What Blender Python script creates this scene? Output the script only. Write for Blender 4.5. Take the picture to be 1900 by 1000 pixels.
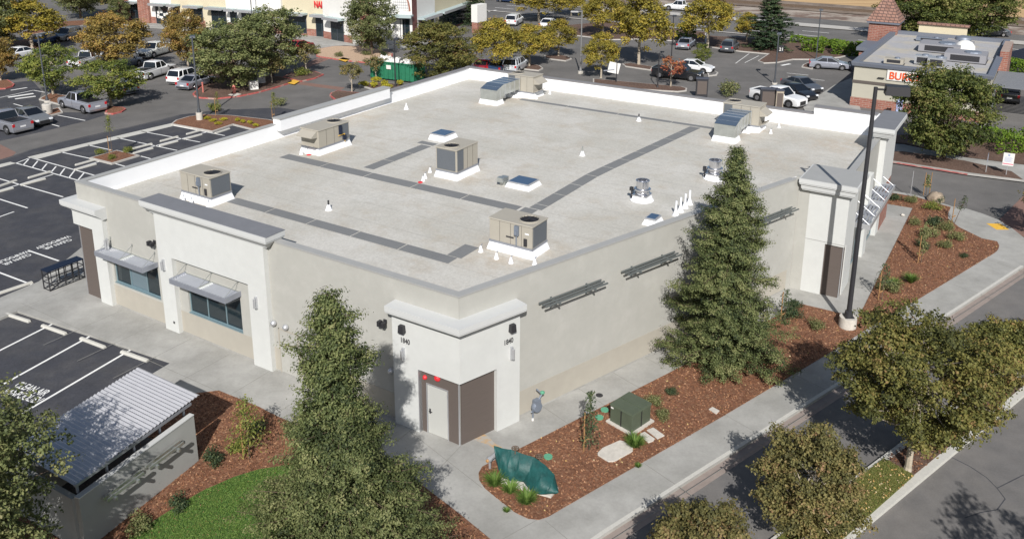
import bpy, math, random
import numpy as np
from mathutils import Vector, Matrix
R_ = math.radians
sc = bpy.context.scene
for o in list(bpy.data.objects): bpy.data.objects.remove(o)
# ------------------------------------------------------------------ camera
PITCH, ROLL, F, CX, CY, CAMH = R_(15.5807), R_(0.238), 1605.0, 950.0, 239.0, 21.0
RM = Matrix.Rotation(math.pi/2-PITCH, 3, 'X') @ Matrix.Rotation(ROLL, 3, 'Z')
cam = bpy.data.cameras.new('camera'); co = bpy.data.objects.new('camera', cam)
sc.collection.objects.link(co); sc.camera = co
co.matrix_world = Matrix.Translation((0, 0, CAMH)) @ RM.to_4x4()
cam.sensor_fit = 'HORIZONTAL'; cam.sensor_width = 36.0
cam.lens = F/1900*36.0; cam.shift_x = 0.0; cam.shift_y = -(500-CY)/1900
cam.clip_start = 0.5; cam.clip_end = 6000
# ------------------------------------------------------------------ light
SUN_AZ, SUN_EL = R_(89.5), R_(37.5)          # direction the light travels, elevation
w = bpy.data.worlds.new('World'); sc.world = w; w.use_nodes = True
nt = w.node_tree; bg = nt.nodes['Background']
sky = nt.nodes.new('ShaderNodeTexSky'); sky.sky_type = 'NISHITA'; sky.sun_disc = False
sky.sun_elevation = SUN_EL
sd = Vector((-math.cos(SUN_AZ)*math.cos(SUN_EL), -math.sin(SUN_AZ)*math.cos(SUN_EL), math.sin(SUN_EL)))
sky.sun_rotation = math.atan2(sd.x, sd.y)
sky.air_density = 1.1; sky.dust_density = 1.2
nt.links.new(sky.outputs[0], bg.inputs[0]); bg.inputs[1].default_value = 0.07
sl = bpy.data.lights.new('sun', 'SUN'); sl.energy = 4.95; sl.angle = R_(0.5); sl.color = (1.0, 0.965, 0.92)
so = bpy.data.objects.new('sun', sl); sc.collection.objects.link(so)
so.rotation_euler = sd.to_track_quat('Z', 'Y').to_euler()
sc.view_settings.view_transform = 'Standard'; sc.view_settings.look = 'None'
sc.view_settings.exposure = 0.14; sc.view_settings.gamma = 1.0
# ------------------------------------------------------------------ pixel helpers (photo 1900x1000)
GZ = -0.13                                     # level of the asphalt; walks near the store are z = 0
def ray(px, py): return RM @ Vector(((px-CX)/F, -(py-CY)/F, -1.0))
def G(px, py, z=0.0):
    d = ray(px, py); t = (z-CAMH)/d.z
    return Vector((d.x*t, d.y*t, z))
def ZAT(px, py, p):
    d = ray(px, py); t = math.hypot(p[0], p[1])/math.hypot(d.x, d.y)
    return CAMH + d.z*t
AX, AY = -22.50, 42.16                         # store corner; local x = along front, y = away from it
TH = R_(57.97-90.0)
BL = Matrix.Translation((AX, AY, 0)) @ Matrix.Rotation(TH, 4, 'Z')
def LW(s, t, z=0.0): return BL @ Vector((t, s, z))
# ------------------------------------------------------------------ materials
MATS = {}
def newmat(name):
    m = bpy.data.materials.new(name); m.use_nodes = True
    return m, m.node_tree, m.node_tree.nodes['Principled BSDF']
def mat(name, col, rough=0.8, metal=0.0, var=0.0, scale=3.0, bump=0.0, bscale=30.0, col2=None, c2scale=1.0, lo=0.45, hi=0.6, spec=None, var2=0.0, v2scale=0.3, emit=None, stretch=None):
    if name in MATS: return MATS[name]
    m, t, b = newmat(name); N = t.nodes; Lk = t.links
    c = tuple(col)+(1,)
    b.inputs['Roughness'].default_value = rough; b.inputs['Metallic'].default_value = metal
    if spec is not None: b.inputs['Specular IOR Level'].default_value = spec
    tc = N.new('ShaderNodeTexCoord'); src = tc.outputs['Object']
    if stretch:
        mp = N.new('ShaderNodeMapping'); mp.inputs['Scale'].default_value = stretch
        Lk.new(src, mp.inputs[0]); src = mp.outputs[0]
    out = None
    def noise(s, det=5):
        n = N.new('ShaderNodeTexNoise'); n.inputs['Scale'].default_value = s; n.inputs['Detail'].default_value = det
        n.inputs['Roughness'].default_value = 0.65; Lk.new(src, n.inputs['Vector']); return n
    rgb = N.new('ShaderNodeRGB'); rgb.outputs[0].default_value = c; out = rgb.outputs[0]
    if col2 is not None:
        n = noise(c2scale); mr = N.new('ShaderNodeMapRange'); mr.inputs[1].default_value = lo; mr.inputs[2].default_value = hi
        Lk.new(n.outputs[0], mr.inputs[0])
        mx = N.new('ShaderNodeMix'); mx.data_type = 'RGBA'; Lk.new(mr.outputs[0], mx.inputs[0]); Lk.new(out, mx.inputs[6])
        mx.inputs[7].default_value = tuple(col2)+(1,); out = mx.outputs[2]
    for v, s in ((var, scale), (var2, v2scale)):
        if v > 0:
            n = noise(s); mr = N.new('ShaderNodeMapRange'); mr.inputs[1].default_value = 0.3; mr.inputs[2].default_value = 0.7
            mr.inputs[3].default_value = 1-v; mr.inputs[4].default_value = 1+v; Lk.new(n.outputs[0], mr.inputs[0])
            mx = N.new('ShaderNodeVectorMath'); mx.operation = 'SCALE'; Lk.new(out, mx.inputs[0]); Lk.new(mr.outputs[0], mx.inputs['Scale']); out = mx.outputs[0]
    Lk.new(out, b.inputs['Base Color'])
    if bump > 0:
        n = noise(bscale); bp = N.new('ShaderNodeBump'); bp.inputs['Strength'].default_value = bump; bp.inputs['Distance'].default_value = 0.02
        Lk.new(n.outputs[0], bp.inputs['Height']); Lk.new(bp.outputs[0], b.inputs['Normal'])
    if emit: b.inputs['Emission Color'].default_value = tuple(emit)+(1,); b.inputs['Emission Strength'].default_value = 1.0
    MATS[name] = m; return m
def brickmat(name, c1, c2, mortar, sx=4.0, roughness=0.85, size=(0.4, 0.12), msize=0.012, off=0.5, axis='wall'):
    m, t, b = newmat(name); N = t.nodes; Lk = t.links
    tc = N.new('ShaderNodeTexCoord'); sp = N.new('ShaderNodeSeparateXYZ'); Lk.new(tc.outputs['Object'], sp.inputs[0])
    cb = N.new('ShaderNodeCombineXYZ')
    if axis == 'wall':
        ad = N.new('ShaderNodeMath'); ad.operation = 'ADD'; Lk.new(sp.outputs[0], ad.inputs[0]); Lk.new(sp.outputs[1], ad.inputs[1])
        Lk.new(ad.outputs[0], cb.inputs[0]); Lk.new(sp.outputs[2], cb.inputs[1])
    else:
        Lk.new(sp.outputs[0], cb.inputs[0]); Lk.new(sp.outputs[1], cb.inputs[1])
    br = N.new('ShaderNodeTexBrick'); Lk.new(cb.outputs[0], br.inputs[0]); br.offset = off
    br.inputs['Color1'].default_value = tuple(c1)+(1,); br.inputs['Color2'].default_value = tuple(c2)+(1,); br.inputs['Mortar'].default_value = tuple(mortar)+(1,)
    br.inputs['Scale'].default_value = 1.0; br.inputs['Brick Width'].default_value = size[0]; br.inputs['Row Height'].default_value = size[1]; br.inputs['Mortar Size'].default_value = msize
    n = N.new('ShaderNodeTexNoise'); n.inputs['Scale'].default_value = 1.3; Lk.new(tc.outputs['Object'], n.inputs[0])
    mr = N.new('ShaderNodeMapRange'); mr.inputs[1].default_value = .3; mr.inputs[2].default_value = .7; mr.inputs[3].default_value = .85; mr.inputs[4].default_value = 1.12; Lk.new(n.outputs[0], mr.inputs[0])
    mx = N.new('ShaderNodeVectorMath'); mx.operation = 'SCALE'; Lk.new(br.outputs[0], mx.inputs[0]); Lk.new(mr.outputs[0], mx.inputs['Scale'])
    Lk.new(mx.outputs[0], b.inputs['Base Color']); b.inputs['Roughness'].default_value = roughness
    MATS[name] = m; return m
def leafmat(name, cols, trans=0.25):
    m, t, b = newmat(name); N = t.nodes; Lk = t.links
    at = N.new('ShaderNodeAttribute'); at.attribute_name = 'tint'
    cr = N.new('ShaderNodeValToRGB'); el = cr.color_ramp.elements
    while len(el) > 1: el.remove(el[-1])
    el[0].position = 0; el[0].color = tuple(cols[0])+(1,)
    for i, c in enumerate(cols[1:]):
        e = el.new((i+1)/(len(cols)-1)); e.color = tuple(c)+(1,)
    Lk.new(at.outputs['Fac'], cr.inputs[0]); 
    oi = N.new('ShaderNodeObjectInfo'); mr = N.new('ShaderNodeMapRange'); mr.inputs[3].default_value = .88; mr.inputs[4].default_value = 1.12; Lk.new(oi.outputs['Random'], mr.inputs[0])
    mx = N.new('ShaderNodeVectorMath'); mx.operation = 'SCALE'; Lk.new(cr.outputs[0], mx.inputs[0]); Lk.new(mr.outputs[0], mx.inputs['Scale'])
    b.inputs['Roughness'].default_value = 0.65; b.inputs['Specular IOR Level'].default_value = 0.3
    Lk.new(mx.outputs[0], b.inputs['Base Color'])
    tr = N.new('ShaderNodeBsdfTranslucent'); Lk.new(mx.outputs[0], tr.inputs[0])
    ms = N.new('ShaderNodeMixShader'); ms.inputs[0].default_value = trans
    Lk.new(b.outputs[0], ms.inputs[1]); Lk.new(tr.outputs[0], ms.inputs[2]); Lk.new(ms.outputs[0], N['Material Output'].inputs[0])
    MATS[name] = m; return m
M = MATS
mat('asphalt_old', (.120, .115, .110), .92, var=.12, scale=14, bump=.3, bscale=60, col2=(.155, .147, .14), c2scale=.12, lo=.4, hi=.65, var2=.12, v2scale=.5)
mat('asphalt_street', (.135, .13, .127), .92, var=.10, scale=16, bump=.3, bscale=60, col2=(.165, .155, .145), c2scale=.3, lo=.4, hi=.65, var2=.1, v2scale=1.5)
mat('asphalt_new', (.043, .045, .055), .9, var=.2, scale=9, bump=.3, bscale=80, col2=(.060, .060, .066), c2scale=.5, lo=.45, hi=.62, var2=.15, v2scale=1.2)
mat('concrete', (.30, .295, .275), .88, var=.06, scale=9, bump=.12, bscale=50, col2=(.355, .35, .33), c2scale=.35, lo=.42, hi=.6, var2=.13, v2scale=.8)
mat('concrete_light', (.50, .49, .45), .88, var=.07, scale=7, bump=.1)
mat('curb_red', (.42, .10, .09), .85, var=.2, scale=3, col2=(.40, .28, .24), c2scale=1.3, lo=.52, hi=.62)
mat('curb_concrete', (.44, .42, .39), .88, var=.1, scale=3)
mat('mulch', (.165, .072, .038), .95, var=.5, scale=14, bump=1.0, bscale=26, col2=(.25, .135, .078), c2scale=9, lo=.52, hi=.62, var2=.18, v2scale=1.2)
mat('mulch_brown', (.105, .062, .045), .95, var=.4, scale=9, bump=.8, bscale=20, col2=(.16, .11, .08), c2scale=5, lo=.52, hi=.65, var2=.2, v2scale=.6)
mat('gravel_tan', (.46, .33, .23), .95, var=.25, scale=5, bump=.5, bscale=20)
mat('soil', (.16, .12, .09), .95, var=.2, scale=.6, col2=(.24, .19, .15), c2scale=.15, lo=.42, hi=.6)
mat('rail_dirt', (.36, .31, .26), .95, var=.25, scale=.5, col2=(.16, .11, .085), c2scale=.25, lo=.45, hi=.55)
mat('field', (.50, .34, .17), .95, var=.12, scale=.3, col2=(.40, .25, .12), c2scale=.5, lo=.45, hi=.6, stretch=(.12, 1, 1))
mat('paint_white', (.78, .78, .76), .7, var=.08, scale=6)
mat('paint_yellow', (.72, .42, .05), .8, var=.1, scale=5)
mat('brick_paving', (.21, .125, .10), .9, var=.12, scale=3, bump=.2)
mat('grass', (.05, .12, .02), .9, var=.35, scale=5, bump=.6, bscale=30, col2=(.10, .16, .03), c2scale=2)  # lawn green darkened in its colour to stand in for tree shade
# store
mat('stucco_grey', (.392, .388, .358), .9, var=.03, scale=2.5, bump=.35, bscale=70, var2=.045, v2scale=.35, col2=(.43, .425, .395), c2scale=.9, lo=.5, hi=.75)
mat('stucco_beige', (.38, .355, .305), .9, var=.03, scale=2, bump=.25, bscale=70, var2=.04, v2scale=.6)
mat('stucco_white', (.545, .555, .54), .88, var=.035, scale=2, bump=.2, bscale=70, var2=.02, v2scale=.4)
mat('trim_white', (.52, .53, .525), .7, var=.02, scale=2)
mat('cap_metal', (.34, .34, .33), .55, var=.04, scale=1.5)
mat('cap_mid', (.20, .195, .20), .7, var=.06, scale=2)
mat('cap_dark', (.175, .18, .195), .75, var=.06, scale=2)
mat('roof_white', (.80, .81, .83), .7, var=.02, scale=1)
mat('walkpad', (.175, .18, .182), .9, var=.07, scale=12, bump=.3, var2=.06, v2scale=.4)
mat('panel_brown', (.105, .085, .075), .8, var=.10, scale=5, stretch=(.3, .3, 14))
mat('metal_grey', (.34, .36, .41), .45, metal=.5, var=.05, scale=3)
mat('metal_light', (.55, .56, .58), .4, metal=.6, var=.04, scale=4)
mat('metal_dark', (.035, .035, .04), .5, metal=.2)
mat('galv', (.50, .52, .50), .35, metal=.75, var=.12, scale=3)
mat('steel_shiny', (.70, .70, .72), .2, metal=.95)
mat('cabinet', (.36, .335, .285), .65, var=.03, scale=2)
mat('coil', (.15, .165, .185), .6, metal=.4, var=.12, scale=30)
mat('black', (.012, .012, .015), .6)
mat('navy_metal', (.012, .02, .045), .5, metal=.3)
mat('glass', (.012, .022, .028), .06, metal=0, spec=.8)
mat('glass_frost', (.12, .17, .20), .15, spec=.7)
mat('frame_teal', (.26, .36, .40), .4, metal=.5)
mat('door_grey', (.46, .465, .44), .6)
mat('red_paint', (.65, .03, .04), .5)
mat('wood', (.30, .17, .07), .8, var=.2, scale=5)
mat('bark', (.12, .085, .06), .9, var=.3, scale=8, bump=.6, bscale=20)
mat('bark_pale', (.38, .33, .26), .9, var=.25, scale=6, bump=.4, bscale=20)
mat('tarp', (.009, .070, .066), .55, var=.3, scale=4, bump=.9, bscale=9)
mat('transformer_green', (.075, .095, .064), .55, var=.08, scale=3)
mat('pad_white', (.52, .49, .44), .9, var=.12, scale=6)
mat('gas_grey', (.20, .23, .28), .5, metal=.3)
mat('skylight', (.05, .09, .16), .12, spec=.8)
mat('rust', (.45, .25, .10), .9)
mat('corrugated', (.50, .50, .52), .45, metal=.3, var=.05, scale=3)
brickmat('brick', (.24, .085, .06), (.30, .12, .085), (.34, .26, .22), size=(.6, .2), msize=.02)
brickmat('brick_dark', (.20, .06, .055), (.25, .085, .075), (.22, .13, .12), size=(.6, .2), msize=.02)
brickmat('roof_tiles', (.25, .135, .10), (.31, .18, .14), (.10, .06, .05), size=(.5, .34), msize=.05)
mat('cream', (.56, .50, .36), .9, var=.03, scale=.8)
mat('cream_grey', (.42, .40, .33), .9, var=.03, scale=.8)
mat('offwhite', (.70, .69, .66), .9, var=.03, scale=.8)
mat('membrane', (.36, .36, .37), .85, var=.08, scale=1.5, col2=(.42, .39, .33), c2scale=.3, lo=.45, hi=.6)
mat('dark_trim', (.06, .065, .085), .6)
mat('awning', (.38, .46, .47), .6)
ROOFZ = 5.4
def roofmat():
    m, t, b = newmat('roof_membrane'); N = t.nodes; Lk = t.links
    tc = N.new('ShaderNodeTexCoord'); src = tc.outputs['Object']
    def noise(s, det=6, r=.65, st=None):
        n = N.new('ShaderNodeTexNoise'); n.inputs['Scale'].default_value = s; n.inputs['Detail'].default_value = det; n.inputs['Roughness'].default_value = r
        if st:
            mp = N.new('ShaderNodeMapping'); mp.inputs['Scale'].default_value = st; Lk.new(src, mp.inputs[0]); Lk.new(mp.outputs[0], n.inputs['Vector'])
        else: Lk.new(src, n.inputs['Vector'])
        return n
    def mix(f, a, bcol):
        mx = N.new('ShaderNodeMix'); mx.data_type = 'RGBA'; Lk.new(f, mx.inputs[0]); Lk.new(a, mx.inputs[6]); mx.inputs[7].default_value = tuple(bcol)+(1,); return mx.outputs[2]
    def rng(o, a, b_, c=0., d=1.):
        mr = N.new('ShaderNodeMapRange'); mr.inputs[1].default_value = a; mr.inputs[2].default_value = b_; mr.inputs[3].default_value = c; mr.inputs[4].default_value = d; Lk.new(o, mr.inputs[0]); return mr.outputs[0]
    rgb = N.new('ShaderNodeRGB'); rgb.outputs[0].default_value = (.455, .44, .395, 1)
    o = mix(rng(noise(.22).outputs[0], .42, .62), rgb.outputs[0], (.53, .515, .475))
    o = mix(rng(noise(.55, 7, .7).outputs[0], .50, .70, 0, .85), o, (.43, .39, .325))
    o = mix(rng(noise(1.2, 7, .75, (.8, 1.6, 1)).outputs[0], .50, .75, 0, .45), o, (.40, .375, .33))
    sp = N.new('ShaderNodeSeparateXYZ'); Lk.new(src, sp.inputs[0])
    # lap seams every 0.95 m
    ml = N.new('ShaderNodeMath'); ml.operation = 'MULTIPLY'; ml.inputs[1].default_value = 1/1.9; Lk.new(sp.outputs[1], ml.inputs[0])
    wn = noise(.8); ad = N.new('ShaderNodeMath'); ad.operation = 'MULTIPLY_ADD'; ad.inputs[1].default_value = .04; Lk.new(wn.outputs[0], ad.inputs[0]); Lk.new(ml.outputs[0], ad.inputs[2])
    fr = N.new('ShaderNodeMath'); fr.operation = 'FRACT'; Lk.new(ad.outputs[0], fr.inputs[0])
    o = mix(rng(fr.outputs[0], .0, .04, .5, 0), o, (.28, .265, .24))
    def spots(pts, o, bcol, amt, ns):
        acc = None
        for x, y, r in pts:
            vd = N.new('ShaderNodeVectorMath'); vd.operation = 'DISTANCE'; vd.inputs[1].default_value = (x, y, ROOFZ); Lk.new(src, vd.inputs[0])
            v_ = rng(vd.outputs['Value'], r*.35, r, 1, 0)
            if acc is None: acc = v_
            else:
                mm = N.new('ShaderNodeMath'); mm.operation = 'MAXIMUM'; Lk.new(acc, mm.inputs[0]); Lk.new(v_, mm.inputs[1]); acc = mm.outputs[0]
        ml2 = N.new('ShaderNodeMath'); ml2.operation = 'MULTIPLY'; Lk.new(acc, ml2.inputs[0]); Lk.new(rng(noise(ns, 7, .7).outputs[0], .40, .60, 0, amt), ml2.inputs[1])
        return mix(ml2.outputs[0], o, bcol)
    o = spots([(5.6, 2.5, 2.6), (4.5, 13.5, 2.8), (14.2, 14.0, 2.6), (22.4, 6.2, 3.0), (7.4, 31.5, 2.6), (24.8, 31.2, 2.8), (6.7, 28.4, 1.8), (24.8, 28.2, 2.0), (1.2, 8.0, 2.2), (1.0, 20.0, 2.4), (28.0, 26.0, 3.0), (31.0, 31.5, 2.8)], o, (.43, .355, .27), .5, 1.6)
    o = spots([(24.75, 15.6, 1.4), (18.4, 14.2, 1.5), (27.0, 15.4, 1.6), (2.8, 31.0, 2.2), (12.0, 8.0, 2.6), (20.0, 10.0, 2.2), (9.3, 19.2, 1.3)], o, (.64, .635, .61), .4, 1.1)
    fn = noise(9, 8, .8); mr = rng(fn.outputs[0], .3, .7, .80, 1.18)
    mx = N.new('ShaderNodeVectorMath'); mx.operation = 'SCALE'; Lk.new(o, mx.inputs[0]); Lk.new(mr, mx.inputs['Scale'])
    Lk.new(mx.outputs[0], b.inputs['Base Color']); b.inputs['Roughness'].default_value = .8
    bp = N.new('ShaderNodeBump'); bp.inputs['Strength'].default_value = .3; bp.inputs['Distance'].default_value = .02
    Lk.new(noise(8).outputs[0], bp.inputs['Height']); Lk.new(bp.outputs[0], b.inputs['Normal'])
    MATS['roof_membrane'] = m
roofmat()
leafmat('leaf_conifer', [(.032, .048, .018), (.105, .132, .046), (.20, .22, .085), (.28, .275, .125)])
leafmat('leaf_olive', [(.070, .078, .026), (.145, .148, .040), (.22, .20, .055), (.28, .175, .075)])
leafmat('leaf_bronze', [(.086, .086, .034), (.167, .155, .055), (.241, .201, .075), (.299, .184, .098)])
leafmat('leaf_yellow', [(.13, .12, .025), (.27, .23, .04), (.40, .32, .05), (.42, .27, .06)])
leafmat('leaf_yellowbrown', [(.14, .115, .035), (.24, .18, .05), (.34, .235, .06), (.33, .17, .06)])
leafmat('leaf_green', [(.057, .086, .021), (.132, .167, .034), (.218, .241, .052), (.299, .276, .069)])
leafmat('leaf_greygreen', [(.075, .094, .035), (.150, .175, .065), (.225, .237, .094), (.275, .250, .125)])
leafmat('leaf_dark', [(.022, .047, .022), (.043, .074, .035), (.078, .109, .047), (.109, .125, .055)])
leafmat('leaf_glossy', [(.040, .057, .018), (.098, .127, .032), (.172, .190, .048), (.299, .253, .103)])
leafmat('leaf_hedge', [(.060, .110, .012), (.110, .190, .018), (.170, .240, .025)])
leafmat('leaf_lime', [(.26, .26, .03), (.42, .38, .035), (.55, .47, .05)])
leafmat('leaf_red', [(.220, .060, .040), (.350, .120, .060), (.300, .180, .050)])
leafmat('grass_blade', [(.055, .11, .02), (.11, .20, .035), (.20, .28, .07)])
# ------------------------------------------------------------------ mesh builder
class MB:
    def __init__(s, mtx=None): s.v = []; s.f = []; s.m = mtx or Matrix.Identity(4)
    def add(s, vs, fs, mtx=None):
        k = len(s.v); mm = s.m @ mtx if mtx is not None else s.m
        s.v += [tuple(mm @ Vector(p)) for p in vs]; s.f += [tuple(i+k for i in f) for f in fs]; return s
    def box(s, x0, x1, y0, y1, z0, z1, mtx=None, tx=0., ty=0.):
        x0, x1 = min(x0, x1), max(x0, x1); y0, y1 = min(y0, y1), max(y0, y1)
        vs = [(x0, y0, z0), (x1, y0, z0), (x1, y1, z0), (x0, y1, z0), (x0+tx, y0+ty, z1), (x1-tx, y0+ty, z1), (x1-tx, y1-ty, z1), (x0+tx, y1-ty, z1)]
        return s.add(vs, [(3, 2, 1, 0), (4, 5, 6, 7), (0, 1, 5, 4), (1, 2, 6, 5), (2, 3, 7, 6), (3, 0, 4, 7)], mtx)
    def prism(s, poly, z0, z1, mtx=None):
        n = len(poly); a = sum(poly[i][0]*poly[(i+1) % n][1]-poly[(i+1) % n][0]*poly[i][1] for i in range(n))
        if a < 0: poly = poly[::-1]
        vs = [(p[0], p[1], z0) for p in poly]+[(p[0], p[1], z1) for p in poly]
        return s.add(vs, [tuple(range(n-1, -1, -1)), tuple(range(n, 2*n))]+[(i, (i+1) % n, n+(i+1) % n, n+i) for i in range(n)], mtx)
    def cyl(s, p, q, r, r2=None, n=10, caps=True, mtx=None):
        p = Vector(p); q = Vector(q); r2 = r if r2 is None else r2
        d = (q-p).normalized(); a = d.orthogonal().normalized(); b = d.cross(a)
        vs = [tuple(p+(a*math.cos(2*math.pi*i/n)+b*math.sin(2*math.pi*i/n))*r) for i in range(n)]
        vs += [tuple(q+(a*math.cos(2*math.pi*i/n)+b*math.sin(2*math.pi*i/n))*r2) for i in range(n)]
        fs = [(i, (i+1) % n, n+(i+1) % n, n+i) for i in range(n)]
        if caps: fs += [tuple(range(n-1, -1, -1)), tuple(range(n, 2*n))]
        return s.add(vs, fs, mtx)
    def bar(s, p, q, a, b=None, mtx=None):
        p = Vector(p); q = Vector(q); b = b or a; d = (q-p).normalized()
        up = Vector((0, 0, 1)) if abs(d.z) < .95 else Vector((1, 0, 0))
        x = d.cross(up).normalized()*a/2; y = x.cross(d).normalized()*b/2
        vs = [tuple(c+i*x+j*y) for c in (p, q) for i, j in ((-1, -1), (1, -1), (1, 1), (-1, 1))]
        return s.add(vs, [(3, 2, 1, 0), (4, 5, 6, 7), (0, 1, 5, 4), (1, 2, 6, 5), (2, 3, 7, 6), (3, 0, 4, 7)], mtx)
    def lathe(s, prof, c=(0, 0, 0), n=14, mtx=None):
        vs = []; fs = []; k = len(prof)
        for i in range(n):
            a = 2*math.pi*i/n
            vs += [(c[0]+r*math.cos(a), c[1]+r*math.sin(a), c[2]+z) for r, z in prof]
        for i in range(n):
            j = (i+1) % n
            fs += [(i*k+m_, j*k+m_, j*k+m_+1, i*k+m_+1) for m_ in range(k-1)]
        fs += [tuple(i*k+k-1 for i in range(n)), tuple(i*k for i in range(n-1, -1, -1))]
        return s.add(vs, fs, mtx)
    def sweep(s, path, prof, mtx=None, closed=False):
        n = len(path); P = [Vector((p[0], p[1])) for p in path]; k = len(prof); vs = []; fs = []
        for i in range(n):
            if closed: a, c = P[i-1], P[(i+1) % n]
            else: a, c = P[max(i-1, 0)], P[min(i+1, n-1)]
            d1 = (P[i]-a) if (closed or i > 0) else (c-P[i]); d2 = (c-P[i]) if (closed or i < n-1) else (P[i]-a)
            d1.normalize(); d2.normalize(); n1 = Vector((d1.y, -d1.x)); n2 = Vector((d2.y, -d2.x))
            m_ = (n1+n2); m_ = m_/max(m_.length_squared/2, .2)
            vs += [(P[i].x+m_.x*o, P[i].y+m_.y*o, z) for o, z in prof]
        for i in range(n if closed else n-1):
            j = (i+1) % n
            fs += [(i*k+q, i*k+(q+1) % k, j*k+(q+1) % k, j*k+q) for q in range(k)]
        if not closed: fs += [tuple(range(k-1, -1, -1)), tuple((n-1)*k+q for q in range(k))]
        return s.add(vs, fs, mtx)
    def build(s, name, m, parent=None, smooth=False, bevel=0.0):
        me = bpy.data.meshes.new(name); me.from_pydata(s.v, [], s.f)
        o = bpy.data.objects.new(name, me); sc.collection.objects.link(o)
        import bmesh
        b = bmesh.new(); b.from_mesh(me); bmesh.ops.recalc_face_normals(b, faces=b.faces); b.to_mesh(me); b.free()
        me.materials.append(M[m] if isinstance(m, str) else m)
        if smooth:
            me.shade_smooth()
            try: me.set_sharp_from_angle(angle=R_(38))
            except Exception: pass
        if bevel: 
            mo = o.modifiers.new('bevel', 'BEVEL'); mo.width = bevel; mo.segments = 2; mo.limit_method = 'ANGLE'
        if parent: o.parent = parent
        return o
def tag(o, label=None, cat=None, group=None, kind=None):
    if label: o['label'] = label
    if cat: o['category'] = cat
    if group: o['group'] = group
    if kind: o['kind'] = kind
    return o
def empty(name, loc, rz=0.0, label=None, cat=None, group=None):
    o = bpy.data.objects.new(name, None); sc.collection.objects.link(o); o.location = loc; o.rotation_euler = (0, 0, rz)
    o.empty_display_size = .3
    return tag(o, label, cat, group)
def copy_tree(o, parent=None):
    c = o.copy(); sc.collection.objects.link(c)
    if parent: c.parent = parent
    for ch in [x for x in KIDS.get(o.name, [])]: copy_tree(ch, c)
    return c
KIDS = {}
def index_kids(o):
    ks = [x for x in sc.objects if x.parent == o]
    KIDS[o.name] = ks
    for k in ks: index_kids(k)
def place(proto, first, loc, rz=0., scale=1.0, label=None, cat=None, group=None):
    o = proto if first else copy_tree(proto)
    o.location = loc; o.rotation_euler = (0, 0, rz); o.scale = (scale,)*3 if not isinstance(scale, tuple) else scale
    return tag(o, label, cat, group)
def struct(name, mb, m): return tag(mb.build(name, m), kind='structure')
# ------------------------------------------------------------------ ground
def GP(pts, z): return [tuple(G(x, y, z))[:2] for x, y in pts]
def slab(name, pts, z0, z1, m, ref=None):
    zz = z1 if ref is None else ref
    mb = MB(); mb.prism(GP(pts, zz), z0, z1); return struct(name, mb, m)
mb = MB(); mb.add([(-1500, -60, GZ-.03), (1500, -60, GZ-.03), (1500, 2500, GZ-.03), (-1500, 2500, GZ-.03)], [(0, 1, 2, 3)]); struct('ground', mb, 'soil')
mb = MB(); mb.prism([tuple(LW(s, t))[:2] for s, t in ((-70, -120), (-70, 110), (103.6, 110), (103.6, -160), (40, -160))], GZ-.02, GZ); struct('parking_asphalt', mb, 'asphalt_old')
def band(name, s0, s1, z, m, t0=-300, t1=300):
    mb = MB(); mb.prism([tuple(LW(s, t))[:2] for s, t in ((s0, t0), (s0, t1), (s1, t1), (s1, t0))], z-.02, z); return struct(name, mb, m)
band('road', 104.2, 116.5, GZ, 'asphalt_old'); band('road', 120.0, 126.5, GZ, 'asphalt_old')
band('road_median', 116.6, 119.9, GZ+.1, 'curb_concrete'); band('road_kerb', 103.62, 104.15, GZ+.1, 'curb_concrete')
band('road_shoulder', 126.6, 135.5, GZ, 'rail_dirt'); band('railway_verge', 135.6, 147, GZ+.1, 'soil')
band('field', 147.2, 900, GZ+.05, 'field')
mb = MB()
for s in (138.6, 140.2):
    mb.prism([tuple(LW(a, t))[:2] for a, t in ((s, -250), (s, 250), (s+.12, 250), (s+.12, -250))], GZ+.1, GZ+.4)
tag(mb.build('railway_track', 'bark'), 'pair of rusty rails along the edge of the dry field', 'railway track')
mb = MB()
for s in (108.2, 112.2):
    for k in range(-20, 14): mb.prism([tuple(LW(a, t))[:2] for a, t in ((s, k*9), (s, k*9+4), (s+.15, k*9+4), (s+.15, k*9))], GZ, GZ+.006)
struct('road_lane_marking', mb, 'paint_white')
# new dark asphalt
slab('new_asphalt', [(-260, 366), (0, 297), (60, 277), (128, 260), (200, 244), (240, 236), (333, 213.5), (400, 205), (520, 200), (620, 215), (700, 300), (420, 420), (420, 640), (335, 690), (150, 800), (-150, 980), (-420, 700)], GZ+.001, GZ+.006, 'asphalt_new')
# street at lower right
slab('street', [(1040, 1090), (1122, 1000), (1340, 861), (1900, 508), (2050, 420), (2500, 420), (2500, 1500), (1000, 1500)], GZ+.001, GZ+.007, 'asphalt_street')
slab('new_asphalt', [(-60, 162), (60, 150), (78, 170), (72, 186), (78, 206), (90, 215), (120, 209), (192, 209), (196, 214), (160, 225), (60, 249), (0, 262), (-60, 276)], GZ+.0005, GZ+.0025, 'asphalt_new')
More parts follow.
